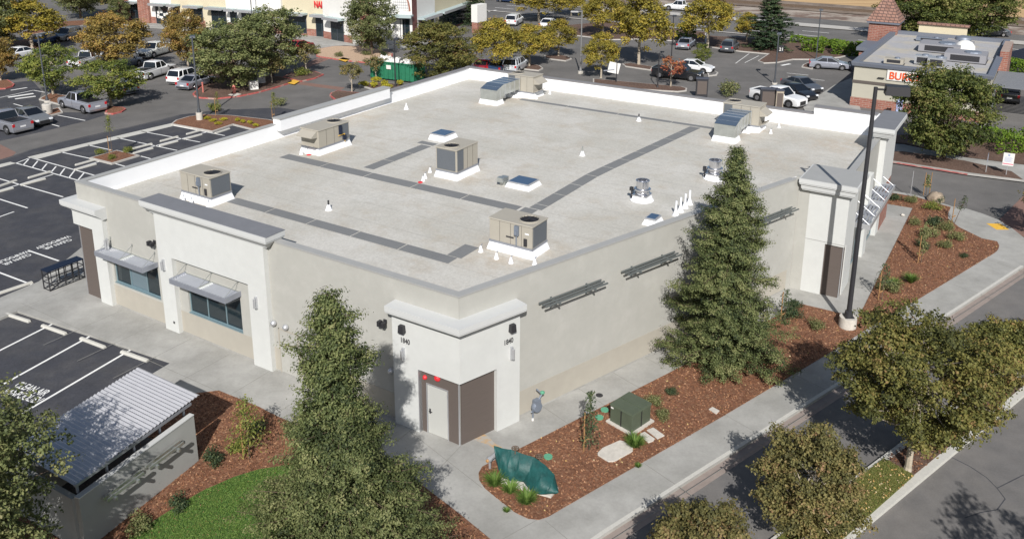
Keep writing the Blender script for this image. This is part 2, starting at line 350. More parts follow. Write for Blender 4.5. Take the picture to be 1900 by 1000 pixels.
# concrete apron round the store and the street sidewalk
apron = [(-60, 616), (32, 576.5), (319.6, 671), (225, 727), (150, 776), (-60, 905), (-60, 1250), (760, 1250), (1000, 1078), (1122, 990), (1320, 864), (1440, 788), (1782, 571), (1900, 494), (2050, 405), (2050, 380), (1950, 460), (1900, 441), (1880, 425), (1853, 408), (1822, 396), (1793, 387), (1767, 383), (1745, 376), (1700, 362), (1645, 352), (1500, 300), (700, 300), (300, 400), (150, 460), (72, 522), (0, 552), (-60, 575)]
slab('sidewalk', apron, GZ-.02, 0.0, 'concrete')
mat('gutter', (.27, .225, .20), .9, var=.1, scale=3); slab('gutter', [(1000, 1082), (1122, 994), (1320, 868), (1440, 792), (1782, 574), (1900, 497), (1900, 514), (1782, 594), (1440, 814), (1320, 893), (1122, 1024), (1000, 1116)], GZ+.008, GZ+.016, 'gutter')
strokes0 = [(1000, 1078, 1122, 990), (1122, 990, 1320, 864), (1320, 864, 1440, 788), (1440, 788, 1782, 571), (1782, 571, 1900, 494)]
mb = MB()
for l in strokes0:
    p, q = G(l[0], l[1]), G(l[2], l[3]); d = (q-p).normalized(); n = Vector((-d.y, d.x, 0)); mb.prism([tuple(p+n*.02)[:2], tuple(q+n*.02)[:2], tuple(q+n*.17)[:2], tuple(p+n*.17)[:2]], .0, .004)
struct('sidewalk_kerb', mb, 'concrete_light')
# control joints
def strokes(name, lines, z, m, wd=.1, th=.005):
    mb = MB()
    for l in lines:
        ww = l[4] if len(l) > 4 else wd
        p, q = G(l[0], l[1], z), G(l[2], l[3], z); d = (q-p).normalized(); n = Vector((-d.y, d.x, 0))*ww/2
        mb.prism([tuple(p+n)[:2], tuple(q+n)[:2], tuple(q-n)[:2], tuple(p-n)[:2]], z-.002, z+th)
    return struct(name, mb, m)
mat('joint', (.235, .23, .21), .9)
jl = []
for i in range(1, 9):   # front walk, across
    a = LW(0, i*2.7+.4); 
    jl.append((LW(-.25, i*2.7+.4), LW(-4.4, i*2.7+.4)))
jl += [(LW(-2.6, -2), LW(-2.6, 20)), (LW(-.25, -1.5), LW(-4, -1.5))]
Bw, Cw = LW(0, 24.23), LW(20.9, 31.35); bd = (Cw-Bw).normalized(); bn = Vector((bd.y, -bd.x, 0))
for k in range(2, 11): jl.append((Bw+bd*(k*2.1)+bn*.02, Bw+bd*(k*2.1)+bn*1.75))
for k in range(-3, 24):
    p = G(1010, 964)+bd*(k*1.65); jl.append((p+bn*.05, p+bn*2.4)) if k % 3 == 0 else None
pA = G(1010, 964)-bd*3; jl.append((pA+bn*2.13, pA+bn*2.13+bd*42))
for k in range(1, 10): jl.append((LW(21.1+k*1.9, 34.0), LW(21.1+k*1.9, 35.2)))
for a, b_ in (((895, 905), (760, 800)), ((1000, 962), (700, 1130)), ((860, 822), (780, 905))): jl.append((G(*a), G(*b_)))
mb = MB()
for p, q in jl:
    d = (q-p).normalized(); n = Vector((-d.y, d.x, 0))*.011
    mb.prism([tuple(p+n)[:2], tuple(q+n)[:2], tuple(q-n)[:2], tuple(p-n)[:2]], -.001, .0035)
struct('sidewalk_joint', mb, 'joint')
# mulch beds
bedR = [(1645, 357), (1700, 366), (1742, 379), (1764, 385), (1759, 396), (1759, 406), (1779, 422), (1822, 443), (1850, 448.5), (1854, 456), (1852, 463), (1846, 469), (1705, 554.5), (1640, 590), (1544, 652), (1340, 772.8), (1045, 942), (1018, 958), (1000, 964), (980, 962), (955, 950), (900, 906), (889, 890), (888, 878), (895, 866), (912, 857), (968.8, 830.4), (1237, 694.5), (1484, 564), (1593, 589.6), (1693.6, 386.5), (1641, 377.5)]
slab('mulch_bed', bedR, .002, .03, 'mulch', ref=0)
bedL = [(350, 737), (355, 731), (406, 725), (480, 755), (517, 774), (620, 818), (740, 866), (797, 911), (853, 954), (908, 999), (1000, 1075), (1000, 1250), (-60, 1250), (-60, 960), (160, 800), (300, 760)]
slab('mulch_bed', bedL, .002, .03, 'mulch', ref=0)
grassP = [(480, 872), (560, 860), (640, 960), (640, 1150), (150, 1150), (235, 1003), (300, 958), (375, 912), (435, 886)]
slab('lawn', grassP, .031, .05, 'grass', ref=0)
# street median
med = [(1300, 1102), (1432, 997), (1596, 876), (1682, 812), (1800, 727), (1868, 680), (1900, 665), (1960, 640), (2000, 650), (1900, 732), (1576, 1000), (1450, 1115)]
slab('median_kerb', med, GZ, GZ+.15, 'concrete_light', ref=GZ+.15)
def inset(pts, z, d):
    P = GP(pts, z); n = len(P); a = sum(P[i][0]*P[(i+1) % n][1]-P[(i+1) % n][0]*P[i][1] for i in range(n))
    if a < 0: P = P[::-1]
    out = []
    for i in range(n):
        p0, p1, p2 = Vector(P[i-1]), Vector(P[i]), Vector(P[(i+1) % n]); d1 = (p1-p0).normalized(); d2 = (p2-p1).normalized()
        n1 = Vector((-d1.y, d1.x)); n2 = Vector((-d2.y, d2.x)); m_ = n1+n2; m_ = m_/max(m_.length_squared/2, .35)
        out.append(tuple(p1+m_*d))
    return out
mb = MB(); mi = inset(med, GZ+.15, .30); mb.prism(mi, GZ+.151, GZ+.17); struct('mulch_bed', mb, 'mulch_brown')
mb = MB(); mb.prism(GP([(1440, 1000), (1600, 881), (1640, 850), (1696, 882), (1570, 994), (1470, 1080), (1330, 1090)], GZ+.18), GZ+.171, GZ+.19); mat('grass_dry', (.10, .115, .03), .9, var=.3, scale=5, bump=.6, bscale=30, col2=(.17, .15, .05), c2scale=1.2); struct('lawn', mb, 'grass_dry')
# islands with kerbs
def island(pts, m='mulch', kerb='curb_concrete', w_=.16, h=.13):
    mb = MB(); P = GP(pts, GZ+h); mb.prism(P, GZ, GZ+h); struct('planter_kerb', mb, kerb)
    mb = MB(); mb.prism(inset(pts, GZ+h, w_), GZ+h+.001, GZ+h+.02); struct('mulch_bed', mb, m)
island([(165, 293), (207, 303.6), (259, 288), (217, 278.5)], w_=.18)
island([(317, 230), (326, 223), (350, 216), (380, 212), (430, 214), (500, 222), (560, 236), (500, 246), (472, 241), (432, 231), (394, 244)])
island([(72, 184), (76, 181), (95, 172), (130, 179), (112, 194)]); island([(78, 208), (110, 199), (117, 208), (86, 216)])
island([(194, 210), (210, 211), (226, 207), (234, 202), (228, 199), (200, 197)], kerb='curb_red')
island([(-30, 150), (15, 148), (27, 156), (24, 160), (10, 164), (-30, 166)], kerb='curb_red')
island([(357, 174), (360, 178), (369, 181), (400, 183), (445, 178), (480, 171), (512, 162), (545, 152), (540, 146), (500, 140), (440, 140), (380, 128), (374, 160)], m='mulch_brown', kerb='curb_red')
island([(228, 112), (370, 130), (400, 137), (372, 142), (300, 136), (228, 128)], m='mulch_brown')
island([(525, 143), (558, 151), (585, 145), (601, 138), (580, 131), (540, 135)], m='mulch_brown', kerb='curb_red')
island([(611, 177), (614, 172), (626, 168), (684, 174), (690, 200), (640, 200)], m='mulch_brown', kerb='curb_red')
island([(666, 158), (689, 152), (731, 155), (770, 160), (740, 180), (702, 169)], m='mulch_brown')
island([(585, 92), (620, 86), (666, 86), (700, 92), (729, 100), (728, 104), (678, 116), (630, 111), (587, 104)], m='gravel_tan', kerb='curb_red')
island([(972, 120), (985, 118), (1002, 122), (1008, 127), (1000, 131), (972, 128)], m='mulch_brown'); island([(1010, 103), (1035, 101), (1055, 105), (1061, 109), (1050, 113), (1010, 108)], m='mulch_brown')
island([(1154, 119), (1170, 117), (1212, 124), (1208, 130), (1160, 123)], m='mulch_brown'); island([(1100, 146), (1265, 161), (1275, 164), (1274, 168), (1258, 170), (1100, 160)], m='mulch_brown')
island([(1311, 132), (1325, 131), (1333, 135), (1330, 139), (1314, 141)], m='asphalt_old')
island([(1310, 86), (1372, 95), (1426, 100), (1406, 113), (1417, 117), (1442, 116), (1472, 110), (1514, 110), (1560, 106), (1600, 96), (1600, 85), (1470, 76), (1310, 66)], m='mulch_brown')
island([(1487, 124), (1490, 120), (1500, 116), (1512, 117), (1508, 128)], m='mulch_brown')
island([(1040, 48), (1130, 40), (1310, 60), (1310, 80), (1200, 72), (1115, 74), (1096, 69), (1061, 65)], m='mulch_brown')
island([(40, 60), (120, 40), (160, 38), (185, 41), (130, 52), (40, 68)], m='mulch'); island([(-40, 85), (60, 72), (70, 82), (110, 90), (30, 100), (-40, 100)], m='mulch')
slab('sidewalk', [(1560, 262), (1676, 268), (1789, 292), (1900, 306), (2000, 320), (2000, 352), (1899, 334), (1796, 322), (1651, 298), (1600, 290)], GZ, GZ+.1, 'concrete')
slab('mulch_bed', [(1600, 281), (1676, 281), (1789, 298), (1877, 318), (1898, 333), (1800, 320), (1651, 297), (1600, 289)], GZ+.101, GZ+.12, 'mulch_brown')
slab('mulch_bed', [(1600, 255), (1830, 240), (1900, 250), (2000, 262), (2000, 318), (1900, 305), (1790, 291), (1676, 266), (1600, 260)], GZ+.101, GZ+.12, 'mulch_brown')
strokes('red_kerb', [(1600, 292, 1651, 300.6, .22), (1651, 300.6, 1795, 324, .22)], GZ+.13, 'curb_red', th=.03)
strokes('road_kerb', [(1795, 324, 1900, 337, .2), (1900, 337, 2000, 352, .2)], GZ+.13, 'curb_concrete', th=.03)
slab('brick_paving', [(1853, 409), (1900, 362), (1990, 380), (1950, 460), (1900, 440)], GZ+.008, GZ+.014, 'brick_paving')
slab('brick_paving', [(0, 277), (0, 268), (30, 283), (22, 291), (0, 296), (-60, 310), (-60, 280)], GZ+.002, GZ+.005, 'brick_paving')
slab('brick_paving', [(556, 152), (640, 163), (632, 168), (546, 156)], GZ+.002, GZ+.005, 'brick_paving'); slab('brick_paving', [(598, 104), (612, 110), (565, 128), (556, 124)], GZ+.002, GZ+.005, 'brick_paving')
slab('tactile_paving', [(1830, 414.5), (1856, 415), (1872.5, 426), (1849, 426)], .001, .007, 'paint_yellow')
for pts in ([(532, 154), (544, 148), (556, 151), (546, 157)], [(628, 111), (636, 107), (650, 110), (641, 115)], [(304, 54), (316, 50), (330, 54), (318, 58)]): slab('tactile_paving', pts, GZ+.14, GZ+.15, 'paint_yellow')
slab('sidewalk', [(500, 52), (558, 58), (690, 76), (735, 84), (790, 72), (800, 84), (735, 92), (680, 86), (640, 83), (585, 91), (560, 80), (500, 66)], GZ, GZ+.1, 'concrete')
slab('sidewalk', [(230, 34), (306, 40), (420, 52), (500, 60), (430, 66), (317, 54), (256, 49.5), (230, 46)], GZ, GZ+.1, 'concrete')
slab('sidewalk', [(1490, 200), (1500, 190), (1548, 158), (1580, 145), (1600, 215), (1500, 215)], GZ, GZ+.1, 'concrete')
# painted lines
strokes('parking_marking', [(58, 293, 176, 325.8), (30, 303, 144, 334.6), (30, 303, 57, 292.6), (43, 306.6, 53, 296), (60, 311, 70, 299), (77, 316, 87, 304), (94, 321, 104, 309), (111, 325, 120, 313), (128, 330, 138, 317), (145, 334, 156, 321),
 (113, 282.5, 168, 294.5), (163, 269.5, 208, 279), (217, 256, 328.5, 279.5), (262, 244, 371, 264), (320, 233, 417, 252), (207, 302, 232, 309), (261, 290, 284, 296),
 (136, 314.4, 184, 300), (248, 283, 298, 268), (298, 268, 382, 246), (-60, 371, 34, 343), (34, 343, 98, 324), (-60, 315, 117, 365.6), (-60, 351, 51, 386), (-60, 423, 26, 393),
 (52, 464.5, 109, 484), (-40, 491, 60, 528.5), (140, 498, 160, 491), (96, 601.6, -60, 680), (166.7, 623.8, -60, 749), (242.5, 648.8, 30, 773)], GZ+.007, 'paint_white', wd=.11)
strokes('parking_marking', [(0, 181.5, 62, 168), (62, 168, 96, 174), (25, 193, 72, 206), (107, 214, 158, 224), (94, 230.5, 110, 235), (20, 168, 50, 163, .25), (15, 181, 62, 174, .5), (28, 184, 66, 179, .4)], GZ+.003, 'paint_white', wd=.12)
strokes('parking_marking', [(1365, 118, 1390, 100), (1382, 117, 1408, 104), (1450, 122, 1466, 119, .4), (1460, 136, 1500, 140), (1462, 142, 1530, 150), (1450, 148, 1510, 158), (905, 22, 921, 19.5, .4)], GZ+.003, 'paint_white', wd=.08)
strokes('walkway_seam', [(0, 299, 60, 278, .05), (60, 278, 128, 261, .05), (128, 261, 240, 237, .05), (240, 237, 333, 214.5, .05)], GZ+.007, 'asphalt_street')
slab('concrete_swale', [(51, 291.6), (240, 247), (318, 229), (322, 234), (262, 248.5), (240, 253.5), (150, 274), (69, 295.5)], GZ+.007, GZ+.012, 'concrete_light')
slab('concrete_swale', [(-60, 319), (19, 300.6), (30, 303), (-60, 327)], GZ+.007, GZ+.012, 'concrete_light')
# cracks in the street
mb = MB(); random.seed(5)
for pts in ([(1770, 850), (1800, 865), (1830, 885), (1850, 905), (1865, 925), (1850, 945), (1820, 950), (1790, 960)], [(1850, 905), (1880, 890), (1900, 880)], [(1770, 850), (1740, 838)]):
    for a, b_ in zip(pts, pts[1:]):
        p, q = G(*a, GZ+.008), G(*b_, GZ+.008); d = (q-p).normalized(); n = Vector((-d.y, d.x, 0))*.02
        mb.prism([tuple(p+n)[:2], tuple(q+n)[:2], tuple(q-n)[:2], tuple(p-n)[:2]], GZ+.007, GZ+.009)
struct('street_crack', mb, 'asphalt_new')
# ------------------------------------------------------------------ text helper
def text_obj(name, body, m, mtx, size=1.0, parent=None, ext=0.004, align='LEFT', sx=1.0):
    cu = bpy.data.curves.new(name, 'FONT'); cu.body = body; cu.size = size; cu.extrude = ext; cu.align_x = align; cu.offset = size*.012
    tmp = bpy.data.objects.new(name+'_tmp', cu); sc.collection.objects.link(tmp)
    bpy.context.view_layer.update()
    me = bpy.data.meshes.new_from_object(tmp.evaluated_get(bpy.context.evaluated_depsgraph_get()))
    bpy.data.objects.remove(tmp); me.transform(Matrix.Diagonal((sx, 1, 1, 1))); me.transform(mtx); me.materials.clear(); me.materials.append(M[m])
    o = bpy.data.objects.new(name, me); sc.collection.objects.link(o)
    if parent: o.parent = parent
    return o
def ground_text(body, p, q, size):
    a, b_ = G(*p, GZ), G(*q, GZ); d = (b_-a); W = d.length; d.normalize(); n = Vector((-d.y, d.x, 0))
    mt = Matrix(((d.x, n.x, 0, a.x), (d.y, n.y, 0, a.y), (0, 0, 1, GZ+.011), (0, 0, 0, 1)))
    o = text_obj('pavement_lettering', body, 'paint_white', Matrix.Identity(4), size, ext=.001); w_ = max(v.co.x for v in o.data.vertices)
    o.data.transform(mt @ Matrix.Diagonal((W/w_, 1, 1, 1))); tag(o, kind='structure')
ground_text('CLEAN AIR', (24, 717), (80, 735), .62); ground_text('VANPOOL/EV', (1, 729), (67.5, 749), .62)
ground_text('CLEAN AIR', (129, 443.5), (79, 461.5), .52); ground_text('VANPOOL/EV', (126, 437.5), (64, 460.5), .52)
ground_text('CLEAN AIR', (53, 471), (3, 490.5), .52); ground_text('VANPOOL/EV', (49, 465.5), (-14, 489.5), .52)
# ------------------------------------------------------------------ the store
store = empty('store_building', (AX, AY, 0), TH, 'large flat-roofed store with grey-beige stucco walls and white cornices', 'building')
BX, BY = 24.23, 0.0; CXl, CYl = 31.37, 20.9
ROOF, TOP = 5.4, 6.35
Fbc_d = Vector((CXl-BX, CYl-BY)).normalized()
BCM = Matrix(((Fbc_d.x, -Fbc_d.y, 0, BX), (Fbc_d.y, Fbc_d.x, 0, BY), (0, 0, 1, 0), (0, 0, 0, 1)))   # x along wall, y inward
CDT = 33.6
CDM = Matrix(((0, -1, 0, CDT), (1, 0, 0, 21.0), (0, 0, 1, 0), (0, 0, 0, 1)))                       # x along wall (s), y inward
def cells(mb, x0, x1, z0, z1, y0, y1, ops, mtx=None):
    xs = sorted({x0, x1, *[v for o in ops for v in o[:2]]}); zs = sorted({z0, z1, *[v for o in ops for v in o[2:]]})
    for i in range(len(xs)-1):
        run = None
        for j in range(len(zs)-1):
            cx, cz = (xs[i]+xs[i+1])/2, (zs[j]+zs[j+1])/2
            if any(o[0] < cx < o[1] and o[2] < cz < o[3] for o in ops):
                if run is not None: mb.box(xs[i], xs[i+1], y0, y1, run, zs[j], mtx); run = None
            elif run is None: run = zs[j]
        if run is not None: mb.box(xs[i], xs[i+1], y0, y1, run, zs[-1], mtx)
W1, W2 = (2.48, 6.12, 1.33, 3.08), (8.28, 12.0, 1.23, 3.05)
mb = MB(); cells(mb, 0, BX-.0, -.1, TOP-.06, 0, .3, [W1, W2]); mb.build('wall', 'stucco_grey', store)
mb = MB(); mb.box(31.2, 31.95, 20.93, 21.3, -.1, TOP-.01); mb.build('wall', 'stucco_grey', store)
mb = MB(); BCL = math.hypot(CXl-BX, CYl-BY); mb.box(0.02, BCL, 0.0, .3, -.1, TOP-.06, BCM); mb.build('wall', 'stucco_grey', store)
mb = MB(); mb.box(0, .3, .3, 35.0, -.1, TOP-.06); mb.box(0, 33.3, 35.0, 35.3, -.1, TOP-.06); mb.box(CDT-.3, CDT, 21.2, 35.3, -.1, TOP-.06); mb.box(31.5, CDT-.3, 21.2, 21.5, -.1, TOP-.06)
mb.build('wall', 'stucco_grey', store)
# lower wall band (painted beige)
mb = MB()
cells(mb, 1.3, BX-3.1, -.02, 1.16, -.012, 0, [])
mb.box(2.7, BCL-.4, -.012, -.001, -.02, 1.16, BCM); mb.box(.3, 14, -.012, 0, -.02, 1.16, CDM)
mb.build('lower_wall_band', 'stucco_beige', store)
mb = MB(); 
for a, b_ in ((2.4, 6.55), (7.65, 12.85), (14.1, 21.1)): mb.box(a, b_, -.035, -.0125, -.02, .06)
mb.box(2.8, BCL-.4, -.035, -.0125, -.02, .06, BCM); mb.build('plinth', 'concrete', store)
# roof deck
mb = MB(); mb.prism([(.31, .31), (BX-.1, .31), (CXl-.1, CYl+.2), (CDT-.31, 21.51), (CDT-.31, 34.99), (.31, 34.99)], ROOF-.25, ROOF); mb.build('roof', 'roof_membrane', store)
# parapet inner faces and caps
inner = [(.3, .3), (BX-.25, .3), (CXl-.28, CYl+.15), (CXl+.1, 21.5), (CDT-.3, 21.5), (CDT-.3, 35.0), (.3, 35.0)]
mb = MB(); mb.sweep(inner, [(0, ROOF-.02), (0, TOP-.07), (-.02, TOP-.07), (-.02, ROOF+.12), (-.12, ROOF+.003), (-.12, ROOF-.02)], closed=True); mb.build('parapet_flashing', 'roof_white', store)
mb = MB(); mb.sweep([(0, 0), (BX, BY), (CXl-.12, CYl-.35)], [(-.34, TOP-.06), (.03, TOP-.06), (.03, TOP), (-.34, TOP)]); mb.build('parapet_cap', 'cap_metal', store)
MB().box(-.03, .34, .35, 13.4, TOP-.06, TOP).build('parapet_cap', 'cap_metal', store); mb = MB(); mb.box(-.06, .40, 24.26, 34.97, TOP-.06, TOP); mb.build('parapet_cap', 'cap_mid', store); mb = MB(); mb.box(-.03, 28.64, 34.975, 35.42, TOP-.059, TOP+.04)
mb.build('parapet_cap', 'cap_mid', store)
mb = MB(); mb.box(CDT-.34, CDT+.03, 21.6, 31.9, TOP-.06, TOP); mb.build('parapet_cap', 'cap_metal', store)
# raised thick parapet on the far left side and the back right corner
mb = MB(); mb.box(.12, .75, 13.4, 24.2, TOP-.4, TOP+.36); mb.box(.0, .35, 24.25, 35.0, TOP-.1, TOP-.065); mb.build('raised_parapet', 'roof_white', store)
mb = MB(); mb.box(.08, .80, 13.35, 24.25, TOP+.36, TOP+.42); mb.build('parapet_cap', 'cap_metal', store)
mb = MB(); mb.box(28.7, CDT-.3, 35.0, 35.6, ROOF-.2, TOP+.45); mb.build('raised_parapet', 'roof_white', store)
mb = MB(); mb.box(28.65, CDT-.9, 34.95, 35.65, TOP+.45, TOP+.51); mb.build('parapet_cap', 'cap_mid', store)
# cornice profile sweep helper: outward is to the right of the path
def cornice(path, z1, depth=.62, back=-.02, m='trim_white', topm=None, zt=.30):
    prof = [(back, z1-.62), (.26, z1-.62), (.26, z1-.57), (.30, z1-.55), (depth-.10, z1-zt-.06), (depth-.03, z1-zt), (depth-.03, z1-zt+.05), (depth, z1-zt+.07), (depth, z1), (back, z1)]
    mb = MB(); mb.sweep(path, prof); o = mb.build('cornice', m, store)
    if topm:
        mb = MB(); mb.sweep(path, [(back+.01, z1+.001), (depth-.06, z1+.001), (depth-.06, z1+.02), (back+.01, z1+.02)]); mb.build('cornice_cap', topm, store)
    return o
# left corner pilaster (wraps the corner)
mb = MB(); mb.box(1.36, 2.32, -.24, 0, -.06, 4.05); mb.box(-.24, 2.32, -.24, -.001, 4.051, 4.85); mb.box(-.24, -.001, 0, 2.4, 4.051, 4.85); mb.box(-.24, -.001, 1.3, 2.4, -.06, 4.05)
mb.build('corner_pilaster', 'stucco_white', store)
cornice([(-.0, 2.45), (-.0, 0), (2.42, 0)], 5.4)
mb = MB(); mb.box(0.0, 1.35, -.05, -.001, -.03, 4.04); mb.box(-.05, -.001, -.05, 1.29, -.03, 4.04); mb.build('wall_panel', 'panel_brown', store)
mb = MB(); mb.box(-.075, -.051, -.09, .0, 0, 4.03); mb.build('panel_trim', 'metal_light', store)
# portal
mb = MB(); cells(mb, 6.62, 14.05, -.06, 6.2, -.24, -.001, [(7.63, 12.88, -9, 3.98)]); mb.build('portal_frame', 'stucco_white', store)
mb = MB(); mb.box(6.62, 14.05, .301, .42, ROOF-.05, 6.2); mb.build('portal_back', 'roof_white', store)
cornice([(6.62, .55), (6.62, -.0), (14.05, -.0), (14.05, .55)], 6.68, depth=.56, back=-.0)
mb = MB(); mb.box(6.06, 14.62, -.52, .57, 6.681, 6.70); mb.build('portal_cap', 'cap_dark', store)
mb = MB(); mb.box(6.3, 14.4, .0, .55, 6.1, 6.68); mb.build('portal_back', 'trim_white', store)
# corner mass with brown panels
mb = MB(); pth = [(21.15, 0), (BX, 0), tuple((BCM @ Vector((2.78, 0, 0)))[:2])]
mb.sweep(pth, [(0.001, 2.82), (.24, 2.82), (.24, 4.85), (0.001, 4.85)]); mb.box(21.15, 22.42, -.24, -.001, -.06, 2.819); mb.box(1.62, 2.78, -.24, -.001, -.06, 2.819, BCM)
mb.build('corner_pilaster', 'stucco_white', store)
cornice([(21.15, .0), (BX, 0), tuple((BCM @ Vector((2.78, 0, 0)))[:2])], 5.4, depth=.66)
mb = MB(); cells(mb, 22.42, BX, -.03, 2.819, -.06, -.001, [(22.66, 23.72, -9, 2.2)]); mb.box(0.02, 1.62, -.06, -.001, -.03, 2.819, BCM); mb.build('wall_panel', 'panel_brown', store)
mb = MB(); mb.box(22.66, 22.70, -.09, -.0605, 0, 2.2); mb.box(23.68, 23.72, -.09, -.0605, 0, 2.2); mb.box(22.66, 23.72, -.09, -.0605, 2.2, 2.24); mb.bar((BX+.01, -.07, 0), (BX+.01, -.07, 2.81), .05); mb.box(22.395, 22.42, -.25, -.06, 0, 2.819); mb.build('panel_trim', 'metal_light', store)
mb = MB(); mb.box(22.70, 23.68, -.05, -.002, .02, 2.2); dr = mb.build('door', 'door_grey', store)
mb = MB(); mb.cyl((22.80, -.05, 1.02), (22.80, -.10, 1.02), .03); mb.bar((22.80, -.10, 1.02), (22.93, -.10, 1.02), .025); mb.box(22.76, 22.84, -.056, -.0505, .9, 1.12); mb.build('door_handle', 'metal_dark', dr)
mb = MB(); 
for z in (.3, 1.1, 1.95): mb.cyl((23.675, -.07, z-.05), (23.675, -.07, z+.05), .018)
mb.build('hinge', 'metal_light', dr)
for (x, z, r) in ((22.6, 2.46, .09), (23.2, 2.62, .13)):
    mb = MB(); mb.lathe([(r*1.1, 0), (r*1.1, .03), (r, .05), (r*.6, .09), (r*.55, .10)], n=18, mtx=Matrix.Translation((x, -.06, z)) @ Matrix.Rotation(R_(90), 4, 'X'))
    mb.build('alarm_bell', 'red_paint', store)
text_obj('number_plate', '1840', 'metal_dark', Matrix.Translation((21.55, -.245, 3.78)) @ Matrix.Rotation(R_(90), 4, 'X'), .31, store, ext=.01, sx=.78)
text_obj('number_plate', '1840', 'metal_dark', BCM @ Matrix.Translation((1.95, -.245, 3.72)) @ Matrix.Rotation(R_(90), 4, 'X'), .31, store, ext=.01, sx=.78)
def sconce(mtx, m='metal_light'):
    mb = MB(); mb.box(-.05, .05, -.1, 0, -.28, .28, mtx); mb.cyl((0, -.16, -.22), (0, -.16, .22), .055, mtx=mtx); mb.build('wall_sconce', m, store)
for x, z in ((7.05, 3.5), (13.4, 3.25), (2.62, 3.58), (21.72, 3.3)): sconce(Matrix.Translation((x, -.24, z)))
sconce(BCM @ Matrix.Translation((2.32, -.24, 3.28)))
def spk(mtx):
    mb = MB(); mb.box(-.13, .13, -.2, 0, -.16, .16, mtx, .02, .02); mb.build('wall_speaker', 'metal_dark', store)
spk(Matrix.Translation((21.72, -.24, 4.42))); spk(BCM @ Matrix.Translation((2.32, -.24, 4.40)))
def floodlight(mtx):
    mb = MB(); mb.box(-.08, .08, -.05, 0, -.08, .08, mtx); mb.bar((0, -.03, 0), (0, -.2, -.02), .04, mtx=mtx); mb.box(-.16, -.02, -.36, -.16, -.12, .1, mtx); mb.box(.02, .16, -.34, -.16, -.14, .06, mtx); mb.build('camera_mount', 'metal_dark', store)
floodlight(Matrix.Translation((6.15, 0, 4.4))); floodlight(Matrix.Translation((20.62, 0, 4.3)))
for x, z in ((14.2, 2.4), (14.95, 2.42), (20.9, 2.2)):
    mb = MB(); mb.lathe([(.05, 0), (.13, .05), (.14, .13), (.09, .22), (.02, .25)], n=14, mtx=Matrix.Translation((x, 0, z)) @ Matrix.Rotation(R_(90), 4, 'X')); mb.build('wall_globe', 'metal_light', store, smooth=True)
mb = MB(); mb.box(14.45, 15.55, -.03, -.013, .02, 2.15); d2 = mb.build('door', 'stucco_grey', store)
mb = MB(); mb.box(14.4, 14.45, -.06, -.013, .02, 2.2); mb.box(15.55, 15.6, -.06, -.013, .02, 2.2); mb.box(14.4, 15.6, -.06, -.013, 2.15, 2.2); mb.build('door_frame', 'stucco_beige', d2)
mb = MB(); mb.box(7.25, 7.37, -.25, -.241, .45, .57); mb.build('wall_socket', 'metal_dark', store)
# downspout / conduit next to the panel
# windows
def window(W, muls, kinds, mtx=None, yy=.1):
    x0, x1, z0, z1 = W
    mb = MB(); t = .06
    mb.box(x0, x1, yy-.02, yy+.06, z0, z0+t, mtx); mb.box(x0, x1, yy-.02, yy+.06, z1-t, z1, mtx); mb.box(x0, x0+t, yy-.02, yy+.06, z0+t, z1-t, mtx); mb.box(x1-t, x1, yy-.02, yy+.06, z0+t, z1-t, mtx)
    for m_ in muls: mb.box(m_-t/2, m_+t/2, yy-.02, yy+.06, z0+t, z1-t, mtx)
    mb.box(x0-.02, x1+.02, -.03, yy-.02, z0-.03, z0+.02, mtx)
    fr = mb.build('window', 'frame_teal', store)
    xs = [x0]+muls+[x1]
    for a, b_, k in zip(xs, xs[1:], kinds):
        mb = MB(); mb.box(a+t/2, b_-t/2, yy+.01, yy+.03, z0+t, z1-t, mtx); mb.build('pane', k, fr)
    return fr
window(W1, [3.69, 5.03], ['glass', 'glass_frost', 'glass']); window(W2, [9.56, 10.85], ['glass', 'glass', 'glass'])
# dim interior behind the windows
mb = MB(); mb.box(.4, 13.5, 3.2, 3.3, 0, 3.1); mb.box(.4, 13.5, .32, 3.2, -.06, -.01); mb.box(9.0, 9.8, 1.0, 1.5, 0, 1.3); mb.box(11.2, 11.9, 1.2, 1.8, 0, 1.1); mb.box(3.0, 3.3, 1.2, 1.6, 0, 2.2); mb.build('interior_wall', 'stucco_beige', store)
mb = MB(); mb.box(.4, 13.5, .31, 3.3, 3.1, 3.2); mb.build('ceiling', 'stucco_white', store)
# steel canopies on the front
def canopy(x0, x1, z, depth=.98, mtx=None, rods=3):
    mt = mtx or Matrix.Identity(4)
    mb = MB(); 
    for a, b_ in ((-depth, -depth+.06), ): mb.box(x0, x1, a, b_, z-.22, z+.03, mt)
    mb.box(x0, x0+.06, -depth+.06, -.0, z-.22, z+.03, mt); mb.box(x1-.06, x1, -depth+.06, -.0, z-.22, z+.03, mt)
    c = mb.build('canopy', 'metal_grey', store)
    mb = MB(); n = 7; dd = (depth-.12)/n
    for i in range(n):
        y = -depth+.07+i*dd; 
        vs = [(x0+.06, y, z-.14), (x0+.06, y+dd*.95, z-.02), (x1-.06, y+dd*.95, z-.02), (x1-.06, y, z-.14)]
        vs += [(a, b_, c_-.012) for a, b_, c_ in vs]
        mb.add(vs, [(0, 1, 2, 3), (7, 6, 5, 4), (0, 3, 7, 4), (1, 5, 6, 2), (0, 4, 5, 1), (3, 2, 6, 7)], mt)
    xm = (x0+x1)/2
    mb.build('louvre_blades', 'metal_light', c)
    mb = MB(); mb.box(xm-.04, xm+.04, -depth+.061, -.0, z-.16, z+.02, mt); mb.box(x0+.06, x1-.06, -.05, -.001, z-.2, z+.0, mt); mb.build('canopy_beam', 'galv', c)
    for i in range(rods):
        x = x0+.15+(x1-x0-.3)*i/(rods-1)
        mb = MB(); mb.cyl((x, -depth+.12, z), (x, -.02, z+.48), .014, n=6, mtx=mt); mb.box(x-.04, x+.04, -.03, 0, z+.42, z+.55, mt); mb.build('tie_rod', 'galv', c)
